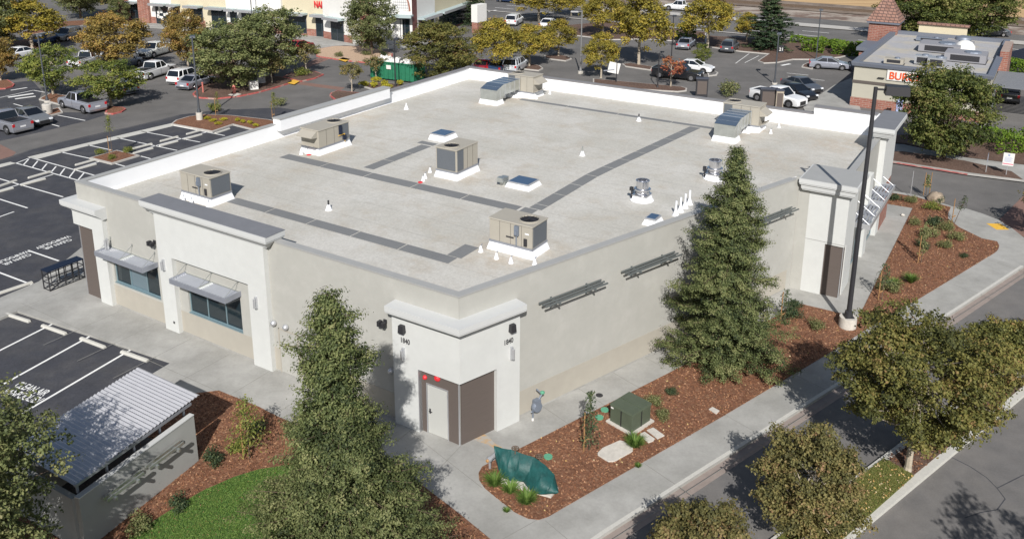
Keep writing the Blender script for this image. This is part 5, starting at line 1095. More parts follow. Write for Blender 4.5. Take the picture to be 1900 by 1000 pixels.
car('sedan', 1840, 67, -40, -2, 'graphite', GR, 'dark grey sedan driving on the far road at the upper right', .3)
car('pickup', 1262, 20, -40, -3, 'white', WH, 'white pickup driving on the far road at the top')
car('suv', 955, 46, 25, -12, 'white', WH, 'white suv between the yellow trees, beside the pale wall')
car('sedan', 1018, 51, 25, -12, 'white', WH, 'white sedan behind the yellow trees in the middle of the top car park')
car('sedan', 900, 131, 25, -14, 'red', (.35, .02, .03), 'red car just behind the far left parapet'); car('sedan', 928, 132, 25, -14, 'blue', BL_, 'dark blue car just behind the far left parapet, right of the red one', .3); car('suv', 957, 131, 25, -14, 'palegrey', (.55, .58, .62), 'pale silver suv just behind the far left unit', .2)
car('sedan', 944, 5, -40, -3, 'blue', BL_, 'blue car on the far road at the top left of the yellow trees', .3); car('sedan', 1052, 9, -40, -3, 'black', BK_, 'black car on the far road at the top, beside the brick-paved median')
# ------------------------------------------------------------------ wheel stops
proto = empty('wheel_stop', (0, 0, -50)); mb = MB(); mb.prism([(-.9, -.08), (.9, -.08), (.9, .08), (-.9, .08)], 0, .05); mb.box(-.9, .9, -.08, .08, .051, .13, tx=.04, ty=.03); o = mb.build('wheel_stop', 'concrete_light'); bpy.data.objects.remove(proto)
WS = [(16.4, 586, 50.5, 597, 'first from the left in the lot by the corrugated roof'), (82, 607, 118.7, 620, 'second from the left in the lot by the corrugated roof'), (154, 631, 190.7, 645, 'third from the left in the lot by the corrugated roof'), (230, 656, 270, 670, 'nearest the corner of the lot by the corrugated roof'),
 (147, 306, 172, 299, 'left of the small parking island, far side of its row line'), (145, 315, 172, 307.5, 'left of the small parking island, near side of its row line'), (59, 330, 88, 321.5, 'just left of the hatched bay, far side'), (47, 343, 77, 335, 'just left of the hatched bay, near side'), (252, 276, 277, 269.5, 'right of the small parking island, far side'), (255, 284, 276, 278.5, 'right of the small parking island, near side'),
 (302, 262.5, 326, 256, 'middle of the far row, far side'), (301, 271, 325, 264.5, 'middle of the far row, near side'), (350, 249.5, 373, 243, 'near the parapet bend, far side'), (347, 258.5, 370, 252, 'near the parapet bend, near side'), (402, 248, 423, 241, 'by the mulch island with yellow shrubs'), (-2, 347.5, 24, 338.5, 'at the left edge, far side of the row line'), (-12, 360, 14, 353, 'at the left edge, near side of the row line'), (8, 543, 50, 529, 'at the edge of the walk left of the dark cart rack'), (96, 512, 131, 497, 'behind the dark cart rack')]
for i, (x0, y0, x1, y1, lb) in enumerate(WS):
    a, b_ = G(x0, y0, GZ), G(x1, y1, GZ); c = (a+b_)/2; d = b_-a; oo = o if i == 0 else o.copy()
    if i: sc.collection.objects.link(oo)
    oo.location = (c.x, c.y, GZ+.008); oo.rotation_euler = (0, 0, math.atan2(d.y, d.x)); tag(oo, 'wheel stop '+lb, 'wheel stop', 'concrete wheel stops')
# ------------------------------------------------------------------ lamp posts
def lamp(base, h, label, r0=.09, base_h=.75, arm=(1, 0), head=(.9, .5, .16), m='metal_dark', base_r=.3, grp='car park lamp posts'):
    p = G(*base, GZ if base[1] < 400 else 0.02); r = empty('lamp_post', tuple(p), 0, label, 'lamp post', grp)
    if base_h: mb = MB(); mb.cyl((0, 0, -.05), (0, 0, base_h), base_r, n=18); mb.build('footing', 'pad_white', r, smooth=True)
    mb = MB(); mb.box(-r0*1.8, r0*1.8, -r0*1.8, r0*1.8, base_h, base_h+.04); mb.lathe([(r0*1.7, base_h+.04), (r0*1.5, base_h+.3), (r0*1.02, base_h+.34)], n=12); mb.cyl((0, 0, base_h+.05), (0, 0, h), r0, r0*.72, n=12); mb.build('pole', m, r, smooth=True)
    a = Vector((arm[0], arm[1], 0)).normalized(); n_ = Vector((-a.y, a.x, 0)); mb = MB(); mb.bar((0, 0, h-.1), tuple(a*.5+Vector((0, 0, h-.1))), .08); mb.build('arm', m, r)
    mt = Matrix(((a.x, n_.x, 0, a.x*(.4+head[0]/2)), (a.y, n_.y, 0, a.y*(.4+head[0]/2)), (0, 0, 1, h-.1), (0, 0, 0, 1)))
    mb = MB(); mb.box(-head[0]/2, head[0]/2, -head[1]/2, head[1]/2, -head[2]*.5, head[2]*.5, mt, .03, .03); mb.build('lamp_head', m, r); return r
lamp((1572, 606), 12.2, 'tall black lamp post on a round concrete footing at the right corner', .125, .55, (1, -.25), (1.05, .62, .42), base_r=.42)
mat('pole_grey', (.10, .11, .125), .5, metal=.4); mat('pole_light', (.27, .27, .27), .5, metal=.4)
lamp((371, 225), 7.9, 'grey-black lamp post on the mulch island with yellow shrubs, left of the store', .1, .85, (-.3, 1), m='pole_grey'); lamp((88, 190), 6.8, 'grey lamp post in front of the green tree at the left', .09, .2, (-.3, 1), m='pole_grey')
lamp((734, 163), 5.3, 'dark lamp post in front of the green dumpster', .08, .1, (.2, 1), m='metal_dark'); lamp((1077, 137), 7.4, 'light grey lamp post right of the yellow trees', .1, .3, (-1, .1), m='pole_light'); lamp((1220, 165), 3.9, 'short dark post just behind the parapet, left of the red-leaved tree', .07, 0, (.3, 1), (.3, .2, .1)); lamp((1245, 120), 6.0, 'thin dark lamp post behind the black pickup', .07, 0, (.3, 1), m='metal_dark')
lamp((1437, 157), 5.7, 'grey lamp post beside the two dark sedans', .09, .2, (.4, 1), m='pole_grey'); p = G(1437, 157, GZ); r = empty('number_board', (p.x+.35, p.y-.15, 3.9), 0, 'small dark square board numbered 21 fixed high on the grey lamp post', 'sign'); MB().box(-.3, .3, -.03, .03, -.4, .4).build('board', 'metal_dark', r); text_obj('numerals', '21', 'offwhite', Matrix.Translation((-.24, -.035, -.2)) @ Matrix.Rotation(R_(90), 4, 'X'), .5, r, ext=.003)
lamp((1514, 112), 6.4, 'grey lamp post at the hedge behind the silver sedan', .08, .1, (.4, 1), m='pole_grey'); lamp((1640, 155), 3.4, 'slim pole in front of the burger restaurant wall', .05, 0, (.4, 1), (.2, .2, .1)); lamp((1043, 12), 9.5, 'slim lamp post at the far road median', .07, 0, (-1, .2), m='pole_light'); lamp((470, 66), 8.0, 'grey lamp post in front of the shop front windows', .08, .1, (.4, 1), m='pole_grey')
# ------------------------------------------------------------------ strip of shops
def seg_frame(a, b_):
    d = (b_-a); L = d.length; d.normalize(); n = Vector((-d.y, d.x, 0))
    return Matrix(((d.x, n.x, 0, a.x), (d.y, n.y, 0, a.y), (0, 0, 1, GZ), (0, 0, 0, 1))), L     # x along, +y behind the facade
mall = empty('shopping_arcade', (0, 0, 0), 0, 'row of brick and cream shops with dark shopfronts and grey awnings', 'building')
def yb(x): return 39.5+(x-225)*(71-39.5)/(612-225)
def seg(x0, x1, m, base=None, win=None, proj=0., h=7.5, aw=None, y0=None, y1=None):
    a, b_ = G(x0, y0 or yb(x0), GZ), G(x1, y1 or yb(x1), GZ); mt, L = seg_frame(a, b_); mb = MB()
    ops = [(.0, L, 0, 0)] if not win else []
    if win: w0, w1, z0, z1 = win[0]*L, win[1]*L, win[2], win[3]; cells(mb, 0, L, 0, h, -proj, 6-proj*0, [(w0, w1, z0, z1)] if False else [], mt)
    else: mb.box(0, L, -proj, 6, 0, h, mt)
    mb.build('wall', m, mall)
    if base: mb = MB(); mb.box(-.02, L+.02, -proj-.06, -proj-.005, 0, 1.1, mt); mb.build('brick_base', base, mall)
    if win:
        mb = MB(); t = .08; y = -proj-.1
        mb.box(w0, w1, y, y+.09, z1-t, z1, mt); mb.box(w0, w1, y, y+.09, z0, z0+t, mt); k = max(2, int((w1-w0)/1.3))
        for i in range(k+1): x = w0+(w1-w0-t)*i/k; mb.box(x, x+t, y, y+.09, z0+t, z1-t, mt)
        mb.box(w0+t, w1-t, y+.01, y+.08, z0+.72*(z1-z0), z0+.72*(z1-z0)+.07, mt); f = mb.build('window', 'dark_trim', mall)
        mb = MB(); mb.box(w0, w1, -proj-.07, -proj-.03, z0, z1, mt); mb.build('pane', 'glass', f)
    if aw:
        mb = MB(); mb.box((win[0]-.06)*L if win else 0, (win[1]+.06)*L if win else L, -proj-1.3, -proj-.005, 3.15, 3.4, mt); c = mb.build('awning', 'awning', mall); mb = MB(); mb.box((win[0]-.06)*L if win else 0, (win[1]+.06)*L if win else L, -proj-1.34, -proj-1.301, 3.05, 3.45, mt); mb.build('awning_edge', 'metal_light', c)
    return mt, L
seg(225, 243, 'brick', None, None, .5); seg(243, 264, 'offwhite', 'brick', (.1, .95, .2, 2.9), 0, aw=1); seg(264, 283, 'brick', None, None, .6); mt1, L1 = seg(283, 322, 'offwhite', 'brick', (.25, .85, .0, 2.9), .1, aw=1); seg(322, 352, 'cream', 'brick', (.1, .5, 1.0, 2.9), 0, aw=1)
seg(352, 382, 'cream', 'brick', (.1, .9, .9, 2.9), 0, aw=1); seg(382, 426, 'cream', None, (.3, .92, .0, 2.9), 0, aw=1); seg(426, 450, 'offwhite', 'brick', (.3, .85, 1.2, 2.9), .4, aw=1); seg(450, 492, 'offwhite', 'brick', (.1, .9, 1.2, 2.9), .4, aw=1); seg(492, 528, 'offwhite', 'brick', None, .4)
seg(528, 578, 'cream', 'brick', (.2, .85, .4, 3.0), 0, aw=1); mt2, L2 = seg(578, 611, 'cream', 'brick', (.3, .98, .0, 3.0), 0, aw=1)
seg(611, 664, 'offwhite', 'brick', (.28, .72, .0, 3.0), .9, aw=1, y0=71, y1=81)
# white posters in the shop at the left
rr = random.Random(8)
mb = MB()
for k in range(9): x = L1*(.3+.5*rr.random()); z = .5+1.9*rr.random(); mb.box(x, x+.35+.3*rr.random(), -.215, -.205, z, z+.3+.3*rr.random(), mt1)
mb.build('shop_window_posters', 'offwhite', mall)
text_obj('shop_sign', 'NAILS', 'red_paint', mt2 @ Matrix.Translation((.85, -.14, 4.3)) @ Matrix.Rotation(R_(90), 4, 'X'), 1.35, mall, ext=.06, sx=.62)
# brick corner block with arched window
a, b_ = G(664, 80, GZ), G(766, 84, GZ); mt, L = seg_frame(a, b_); mb = MB(); mb.box(0, L, 0, 8, 0, 8.0, mt); mb.build('wall', 'brick_dark', mall)
cx = L*.79; mb = MB(); pts = [(cx-1.25, 3.6)]+[(cx-1.25*math.cos(t_), 3.6+2.1*math.sin(t_)) for t_ in [math.pi*i/16 for i in range(17)]]
def upright(pts, y0, y1, mt): 
    mm = mt @ Matrix(((1, 0, 0, 0), (0, 0, -1, 0), (0, 1, 0, 0), (0, 0, 0, 1))); q = MB(); q.prism(pts, -y1, -y0, mm); return q
upright([(cx-1.5*math.cos(t_), 4.65+2.7*math.sin(t_)) for t_ in [math.pi*i/16 for i in range(17)]], -.05, -.005, mt).build('arch_surround', 'brick', mall)
ar = upright([(cx-1.25*math.cos(t_), 4.7+2.4*math.sin(t_)) for t_ in [math.pi*i/16 for i in range(17)]], -.09, -.055, mt).build('arched_window', 'offwhite', mall)
mb = MB()
for i in range(-4, 5): hh = 2.3*math.sqrt(max(0, 1-(i*.28/1.25)**2)); mb.box(cx+i*.28-.02, cx+i*.28+.02, -.11, -.092, 4.72, 4.7+hh, mt)
for j in range(1, 6): ww = 1.2*math.sqrt(1-(j*.39/2.4)**2); mb.box(cx-ww, cx+ww, -.113, -.111, 4.7+j*.39-.03, 4.7+j*.39+.03, mt)
mb.build('window_bars', 'metal_grey', ar)
mb = MB(); mb.box(cx-1.9, cx+1.9, -1.4, -.005, 4.0, 4.2, mt); mb.box(cx-2.0, cx+2.0, -1.5, -1.401, 3.9, 4.3, mt); mb.build('awning', 'awning', mall)
mb = MB(); t = .09
for i in range(5): x = cx-1.3+2.6*i/4; mb.box(x-t/2, x+t/2, -.1, -.005, 0, 3.5, mt)
mb.box(cx-1.35, cx+1.35, -.1, -.0, 3.5, 3.6, mt); f = mb.build('window', 'dark_trim', mall); mb = MB(); mb.box(cx-1.3, cx+1.3, -.06, -.03, .05, 3.5, mt); mb.build('pane', 'glass', f)
def seg2(x0, y0, x1, y1, m, base, win, h=7.5, proj=0):
    seg(x0, x1, m, base, win, proj, h, 1 if win else None, y0, y1)
seg2(766, 84, 772, 80, 'offwhite', None, None); seg2(772, 80, 808, 66, 'offwhite', 'brick', (.15, .9, .3, 2.9)); seg2(808, 66, 868, 42, 'cream', 'brick', (.1, .9, .3, 2.9)); seg2(868, 42, 900, 30, 'cream', 'brick', None)
# free-standing pale wall pier beside the dark tree
p = G(889, 60, GZ); r = empty('brick_pillar', tuple(p), TH, 'white-topped brick pier beside the dark tree at the end of the shops', 'pillar'); mb = MB(); mb.box(-.5, .5, -1.2, 1.2, 0, 1.6); mb.build('pillar_base', 'brick', r); mb = MB(); mb.box(-.55, .55, -1.25, 1.25, 1.601, 4.2); mb.build('pillar_top', 'offwhite', r)
for px, py in ((573, 62), (616, 70), (657, 78)):
    p = G(px, py, GZ+.1); r = empty('planter_pot', tuple(p), 0, {573: 'round planter by the cream shopfront', 616: 'round brown planter in front of the white shop block', 657: 'round pale planter at the foot of the brick block'}[px], 'planter'); mb = MB(); mb.lathe([(.4, 0), (.65, .5), (.7, .75), (.6, .76), (.55, .6)], n=14); mb.build('pot', 'brick' if px < 650 else 'offwhite', r, smooth=True)
    pl = bpy.data.objects.new('plant', sh[1]); sc.collection.objects.link(pl); pl.parent = r; pl.location = (0, 0, .6)
# ------------------------------------------------------------------ burger restaurant
bk = empty('burger_restaurant', (AX, AY, 0), TH, 'cream burger restaurant with brick base, flat grey roof and red pyramid-roofed tower', 'building')
S0, S1, T0, T1 = 66.2, 89.5, 25.4, 37.4; zt = 4.45
mb = MB(); mb.box(T0, T1, S0, S1, GZ, 4.0); mb.build('wall', 'cream_grey', bk)
mb = MB(); mb.box(T0-.06, T1, S0-.06, S0-.001, GZ, .85); mb.box(T0-.06, T0-.001, S0, S1, GZ, .85); mb.build('brick_base', 'brick', bk)
mb = MB(); mb.box(T0-.05, T1, S0-.05, S0-.001, 2.3, 2.6); mb.box(T0-.05, T0-.001, S0, S1, 2.3, 2.6); mb.build('trim_band', 'brown_band', bk) if 'brown_band' in M else (mat('brown_band', (.10, .085, .075), .8), mb.build('trim_band', 'brown_band', bk))
mb = MB(); mb.box(T0+.25, T1-.25, S0+.25, S1-.25, 4.001, 4.05); mb.build('roof', 'membrane', bk)
mb = MB(); mb.sweep([(T0, S0), (T1, S0), (T1, S1), (T0, S1)], [(.22, 4.05), (.30, 4.35), (.30, zt), (-.3, zt), (-.3, 4.0), (.0, 4.0)], closed=True); mb.build('parapet', 'dark_trim2', bk) if 'dark_trim2' in M else (mat('dark_trim2', (.14, .155, .19), .6), mb.build('parapet', 'dark_trim2', bk))
mb = MB(); mb.box(28.5, 32.6, S0-.12, S0-.055, 2.95, 3.95); sg = mb.build('sign_board', 'offwhite', bk)
mat('orange_red', (.75, .10, .02), .5)
text_obj('sign_letters', 'BURGER', 'orange_red', Matrix.Translation((28.7, S0-.16, 3.1)) @ Matrix.Rotation(R_(90), 4, 'X'), 1.0, sg, ext=.03, sx=.92)
mb = MB(); mb.box(27.7, 28.3, S0-.2, S0-.06, 3.05, 3.12); mb.build('wall_vent', 'metal_dark', bk)
# tower with pyramid roof, low porch beside it
mb = MB(); mb.box(22.6, 25.8, 88.2, 91.4, GZ, 5.3); tw = mb.build('tower', 'brick', bk)
mb = MB(); mb.box(22.35, 26.05, 87.95, 91.65, 5.3, 5.55); mb.build('tower_eave', 'dark_trim2', tw)
mb = MB(); mb.lathe([(2.62, 5.55), (.05, 8.9)], (24.2, 89.8, 0), 4) ; 
mb = MB(Matrix.Translation((24.2, 89.8, 0)) @ Matrix.Rotation(R_(45), 4, 'Z')); mb.lathe([(2.7, 5.551), (.04, 9.0)], n=4); mb.build('pyramid_roof', 'roof_tiles', tw)
mb = MB(); mb.box(22.9, 25.3, 82.0, 86.8, GZ, 2.9); mb.build('porch', 'brick', bk); mb = MB(); mb.box(22.6, 25.35, 81.7, 87.1, 2.9, 3.3); mb.build('porch_roof', 'dark_trim2', bk)
for (t_, s_, a_, b_, h_, m_) in ((28.6, 69.0, .9, .5, .6, 'cabinet'), (31.0, 70.6, .7, .6, .9, 'metal_light'), (32.4, 69.6, .8, .7, 1.0, 'metal_light'), (30.0, 85.5, 1.6, .5, .5, 'gas_grey'), (31.6, 79.5, 2.0, 1.6, .9, 'membrane2'), (34.5, 75.0, 1.9, 1.5, .9, 'membrane2'), (33.0, 83.0, 1.5, .9, .7, 'membrane2')):
    if m_ == 'membrane2' and m_ not in M: mat('membrane2', (.26, .26, .28), .7)
    r = empty('restaurant_roof_unit', BL @ Vector((t_, s_, 4.05)), TH, {28.6: 'small tan roof box nearest the restaurant front edge', 31.0: 'open metal kitchen fan box above the restaurant sign, left one', 32.4: 'open metal kitchen fan box above the restaurant sign, right one', 30.0: 'long low grey vent at the back of the restaurant roof', 31.6: 'wide grey air unit in the middle of the restaurant roof', 34.5: 'wide grey air unit at the right of the restaurant roof', 33.0: 'flat grey air unit behind the middle one on the restaurant roof'}[t_], 'roof unit', 'equipment on the restaurant roof')
    mb = MB(); mb.box(-a_, a_, -b_, b_, .08, h_); mb.build('casing', m_, r); mb = MB(); mb.box(-a_-.05, a_+.05, -b_-.05, b_+.05, 0, .08); mb.build('curb', 'metal_dark', r); mb = MB(); mb.box(-a_*.7, a_*.7, -b_-.012, -b_+.01, .2, h_*.85); mb.build('grille', 'metal_dark', r); mb = MB(); mb.lathe([(min(a_, b_)*.55, 0), (min(a_, b_)*.5, .12)], (a_*.3, 0, h_), 14); mb.build('fan_cap', 'gas_grey', r)
p = BL @ Vector((33.9, 79.8, 4.05)); r = empty('satellite_dish', p, 0, 'white round dome on the restaurant roof', 'dish'); mb = MB(); mb.lathe([(1.05, .3), (1.0, .75), (.7, 1.15), (.35, 1.32), (.02, 1.36)], n=20); mb.build('dome', 'offwhite', r, smooth=True); mb = MB(); mb.cyl((0, 0, 0), (0, 0, .35), .5); mb.build('mount', 'gas_grey', r)
p = BL @ Vector((33.3, 84.6, 4.05)); r = empty('exhaust_fan', p, 0, 'dark mushroom-shaped fan behind the white dome on the restaurant roof', 'exhaust fan'); mb = MB(); mb.cyl((0, 0, 0), (0, 0, .5), .5); mb.build('curb', 'metal_dark', r); mb = MB(); mb.lathe([(.55, .5), (.9, .7), (.8, 1.0), (.3, 1.15)], n=16); mb.build('cowl', 'gas_grey', r, smooth=True)
# back parapet sign wall, right-hand brick pier and slatted shade over the lane
mb = MB(); mb.box(28.0, 33.2, S1+.05, S1+.5, 4.0, 5.4); mb.build('rear_sign_wall', 'cream', bk); mb = MB(); mb.box(27.8, 33.4, S1-.15, S1+.7, 5.4, 5.65); mb.build('rear_sign_cap', 'roof_tiles', bk)
mb = MB(); mb.box(37.41, 38.2, 77, 84.5, GZ, 5.0); mb.build('brick_pier', 'brick', bk)
r = empty('slatted_shade', (AX, AY, 0), TH, 'grey slatted shade roof over the drive-through lane at the right edge', 'shade roof')
mb = MB(); 
for k in range(14): mb.box(37.5, 44.5, 68.6+k*.62, 68.85+k*.62, 2.9, 3.02)
mb.build('slats', 'slat_grey', r) if 'slat_grey' in M else (mat('slat_grey', (.17, .18, .20), .6), mb.build('slats', 'slat_grey', r))
for x in (37.7, 44.2): mb = MB(); mb.box(x, x+.15, 68.5, 77.2, 2.7, 2.899); mb.build('beam', 'slat_grey', r)
for x, y in ((37.7, 68.6), (37.7, 77), (44.2, 68.6), (44.2, 77)): mb = MB(); mb.box(x, x+.15, y-.1, y+.05, GZ, 2.7); mb.build('post', 'slat_grey', r)
# low enclosure wall with pillar beside the restaurant
r = empty('enclosure_wall', (AX, AY, 0), TH, 'cream enclosure wall with a dark shaded gate left of the burger restaurant', 'wall')
pp = [loc for loc in ()]
a = G(1570, 198, GZ); b_ = G(1556, 118, GZ); mt, L = seg_frame(a, b_); mb = MB(); mb.box(0, 1.4, -.4, .4, 0, 2.3, mt); mb.box(L-1.2, L, -.4, .4, 0, 2.4, mt); mb.build('pillar', 'cream_grey', r); mb = MB(); mb.box(1.4, L-1.2, -.1, .1, 0, 2.0, mt); mb.build('gate_panel', 'navy_metal', r)
# ------------------------------------------------------------------ enclosure with corrugated roof
mb = MB(BL); mb.prism([(13.0, -11.2), (16.7, -11.1), (16.2, -6.3), (13.0, -6.3)], .031, .06); struct('enclosure_floor', mb, 'asphalt_new')
en = empty('trash_enclosure', (AX, AY, 0), TH, 'small grey-walled enclosure with a pale corrugated metal roof at the lower left', 'shed')
q = [(12.75, -10.75), (16.35, -10.95), (16.35, -6.25), (12.75, -6.25)]
EC = Matrix.Translation((16.30, -6.2, 0)) @ Matrix.Rotation(R_(-82.0+90-8-8), 4, 'Z')
def er(p): return p
P0, P1 = (16.25, -6.2), (16.95, -11.2); PA = (12.95, -6.3); PB = (13.6, -11.3)
mb = MB(); mb.sweep([P1, P0][::-1], [(.0, -.1), (.0, 2.0), (-.2, 2.0), (-.2, -.1)]) ; mb.build('wall', 'enclosure_grey', en) if 'enclosure_grey' in M else (mat('enclosure_grey', (.34, .345, .33), .9, var=.04, scale=2), mb.build('wall', 'enclosure_grey', en))
mb = MB(); mb.sweep([PB, PA], [(.1, -.1), (.1, 2.0), (-.1, 2.0), (-.1, -.1)]); mb.sweep([P1, PB], [(.1, -.1), (.1, 2.0), (-.1, 2.0), (-.1, -.1)]); mb.build('wall', 'enclosure_grey', en)
mb = MB(); mb.sweep([P0, P1], [(-.0, 2.001), (-.0, 2.04), (-.22, 2.04), (-.22, 2.001)]) ; mb.build('wall_cap', 'trim_white', en)
# roof sheet with ribs running across
ra, rb, rc, rd = Vector((*P0, 2.62))+Vector((.12, .42, 0)), Vector((*P1, 2.50))+Vector((.1, .0, 0)), Vector((*PB, 2.62)), Vector((*PA, 2.78))+Vector((.05, .35, 0))
mb = MB(); nr = 33; vs = []; fs = []
for i in range(nr*2+1):
    f = i/(nr*2); a_ = ra.lerp(rb, f); d_ = rd.lerp(rc, f); zz = .045 if i % 2 else -.0
    vs += [(a_.x, a_.y, a_.z+zz), (d_.x, d_.y, d_.z+zz), (a_.x, a_.y, a_.z+zz-.02), (d_.x, d_.y, d_.z+zz-.02)]
for i in range(nr*2): k = i*4; fs += [(k, k+4, k+5, k+1), (k+2, k+3, k+7, k+6), (k, k+2, k+6, k+4), (k+1, k+5, k+7, k+3)]
mb.add(vs, fs); mb.build('corrugated_roof', 'corrugated', en)
mb = MB(); mb.sweep([P0, P1], [(-.05, 2.42), (-.05, 2.52), (-.15, 2.52), (-.15, 2.42)]); mb.build('roof_beam', 'metal_grey', en)
for k in range(5):
    f = .04+.23*k; x, y = P0[0]+(P1[0]-P0[0])*f, P0[1]+(P1[1]-P0[1])*f; mb = MB(); mb.box(x-.14, x-.07, y-.035, y+.035, 2.0, 2.5); mb.build('roof_post', 'metal_grey', en)
ed = (Vector(P1)-Vector(P0)).normalized(); EM = Matrix(((ed.x, -ed.y, 0, P0[0]), (ed.y, ed.x, 0, P0[1]), (0, 0, 1, 0), (0, 0, 0, 1)))
EM = Matrix(((ed.x, -ed.y, 0, P0[0]), (ed.y, ed.x, 0, P0[1]), (0, 0, 1, 0), (0, 0, 0, 1)))
def etrellis(x0, x1):
    mb = MB()
    for i, y in enumerate((.15, .33, .51)): mb.box(x0, x1, y-.03, y+.03, 1.45, 1.55, EM)
    t = mb.build('wall_trellis', 'trim_white' if 0 else 'galv', en)
    for x in (x0+.3, x1-.3): mb = MB(); mb.box(x-.04, x+.04, .0, .62, 1.34, 1.449, EM); mb.bar((x, .0, .95), (x, .35, 1.34), .05, mtx=EM); mb.build('bracket', 'galv', t)
etrellis(.9, 2.5); etrellis(2.75, 4.3)
# ------------------------------------------------------------------ dark cart rack
r = empty('cart_rack', (AX, AY, 0), TH, 'small dark navy framed rack on the walk at the left corner of the store', 'cart rack')
x0, x1, y0, y1, h = -2.62, -2.05, -1.0, 1.0, 1.1
mb = MB(); mb.box(x0-.03, x1+.03, y0-.03, y1+.03, h, h+.06); mb.build('top_panel', 'navy_metal', r)
mb = MB()
for x in (x0, x1):
    for y in (y0, y0+.9, y1-.32, y1): mb.bar((x, y, 0), (x, y, h), .05)
    for z in (.04, .45, .78): mb.bar((x, y0, z), (x, y1, z), .035)
    for y in (y0+.45, y0+1.3): mb.bar((x, y, .04), (x, y, h), .03)
for y in (y0, y1):
    for z in (.04, .45, .78): mb.bar((x0, y, z), (x1, y, z), .035)
mb.bar((x1, y0, .05), (x1, y0+.9, .45), .035); mb.bar((x1, y1, .05), (x1, y0+.95, .45), .035)
mb.build('frame', 'metal_dark', r)
# ------------------------------------------------------------------ utilities by the store
tr = empty('transformer_box', tuple(BL @ Vector((29.23, 4.87, .03))), TH+R_(15), 'dark green electrical transformer cabinet on a pale pad in the mulch', 'transformer')
tr.rotation_euler = (0, 0, TH-R_(14)); a, b_ = .56, .60
mb = MB(); mb.box(-a-.12, a+.12, -b_-.12, b_+.12, -.02, .07); mb.build('pad', 'pad_white', tr)
mb = MB(); mb.box(-a, a, -b_, b_, .071, .80); mb.build('cabinet', 'transformer_green', tr, bevel=.015)
mb = MB(); mb.box(-a-.03, a+.03, -b_-.03, -.01, .80, .88, tx=.02, ty=.02); mb.box(-a-.03, a+.03, .01, b_+.03, .80, .88, tx=.02, ty=.02); mb.build('lid', 'transformer_green', tr)
mb = MB(); mb.box(a, a+.015, -.02, .02, .08, .80); mb.box(-.02, .02, -b_-.015, -b_, .08, .8); mb.build('door_seam', 'black', tr)
mb = MB(); mb.box(-a-.0+.05, -a+.18, -b_+.0-.035, -b_-.03, .70, .77); mb.build('warning_label', 'offwhite', tr)
def lid(pts, label, m='pad_white', h=.05, name='vault_lid', cat='utility lid'):
    P_ = GP(pts, .03); cx, cy = sum(p[0] for p in P_)/len(P_), sum(p[1] for p in P_)/len(P_); mb = MB(); mb.prism([(x-cx, y-cy) for x, y in P_], 0, h)
    o = mb.build(name, m, bevel=.008); o.location = (cx, cy, .028); return tag(o, label, cat, 'flat utility lids in the mulch')
lid([(1109, 841), (1118, 832), (1150, 818), (1158, 820), (1174, 832), (1174, 838), (1140, 857), (1128, 857), (1109, 845)], 'large pale concrete lid with clipped corners below the transformer'); lid([(1187, 806), (1196, 802), (1215, 815), (1212, 819), (1203, 822), (1189, 810)], 'small rounded pale lid next to the transformer pad'); lid([(1200, 799), (1212, 794), (1233, 809), (1220, 815)], 'rectangular pale lid right of the small rounded one'); lid([(1315, 760), (1322, 756), (1335, 763), (1329, 769)], 'small grey lid alone in the mulch halfway along the sidewalk'); lid([(1702, 820), (1709, 818), (1728, 829), (1724, 833), (1716, 832)], 'narrow grey lid in the median mulch beside the pale trunk')
for px, py, s in ((1112, 775, 'by the transformer, upper one'), (1122, 761, 'by the transformer, touching the walk'), (1017, 848, 'right of the green tarp')):
    mb = MB(); mb.cyl((0, 0, 0), (0, 0, .05), .17, n=18); o = mb.build('valve_lid', 'lid_green') if 'lid_green' in M else (mat('lid_green', (.10, .32, .20), .6), mb.build('valve_lid', 'lid_green'))[1]
    o.location = tuple(G(px, py, .03)); tag(o, 'round green valve lid '+s, 'utility lid')
mb = MB(); mb.cyl((0, 0, 0), (0, 0, .006), .16, n=20); o = mb.build('drain_cover', 'metal_dark'); o.location = tuple(G(1112, 733, 0)); tag(o, 'round dark drain cover set in the narrow walk by the long wall', 'drain cover')
# gas meter
g0 = G(992, 772, 0); r = empty('gas_meter', tuple(g0), math.atan2(bd.y, bd.x), 'grey gas meter with pipes standing against the right-hand wall near the corner', 'gas meter')
mb = MB(); mb.lathe([(.02, -.13), (.20, -.12), (.24, -.04), (.24, .04), (.20, .12), (.02, .13)], n=20, mtx=Matrix.Translation((0, -.12, .52)) @ Matrix.Rotation(R_(90), 4, 'X')); mb.box(-.13, .13, -.24, 0.0, .62, .84); mb.build('meter_body', 'gas_grey', r, smooth=True)
mb = MB(); mb.cyl((-.2, -.12, 0), (-.2, -.12, .5), .035); mb.cyl((-.2, -.12, .5), (0, -.12, .62), .035); mb.cyl((.1, -.12, .8), (.28, -.12, 1.0), .04); mb.cyl((.28, -.12, 1.0), (.12, .05, 1.2), .03); mb.cyl((-.2, -.12, .3), (-.34, -.2, .45), .03); mb.build('pipes', 'gas_grey', r)
mb = MB(); mb.lathe([(.05, 0), (.1, .05), (.1, .1), (.04, .14)], (.3, -.12, .98), 12); mb.build('regulator', 'lid_green', r); mb = MB(); mb.cyl((-.24, -.16, -.0), (-.24, -.16, .08), .05); mb.build('pipe_cap', 'offwhite', r)
# rust stain by the corner panel
mb = MB(); mb.prism([(p[0], p[1]) for p in GP([(872, 812), (892, 803), (905, 808), (918, 822), (932, 830), (922, 834), (905, 824), (886, 818)], 0)], .0005, .003); struct('rust_stain', mb, 'rust_stain') if 'rust_stain' in M else (mat('rust_stain', (.46, .30, .15), .9, col2=(.37, .355, .32), c2scale=3, lo=.4, hi=.55), struct('rust_stain', mb, 'rust_stain'))
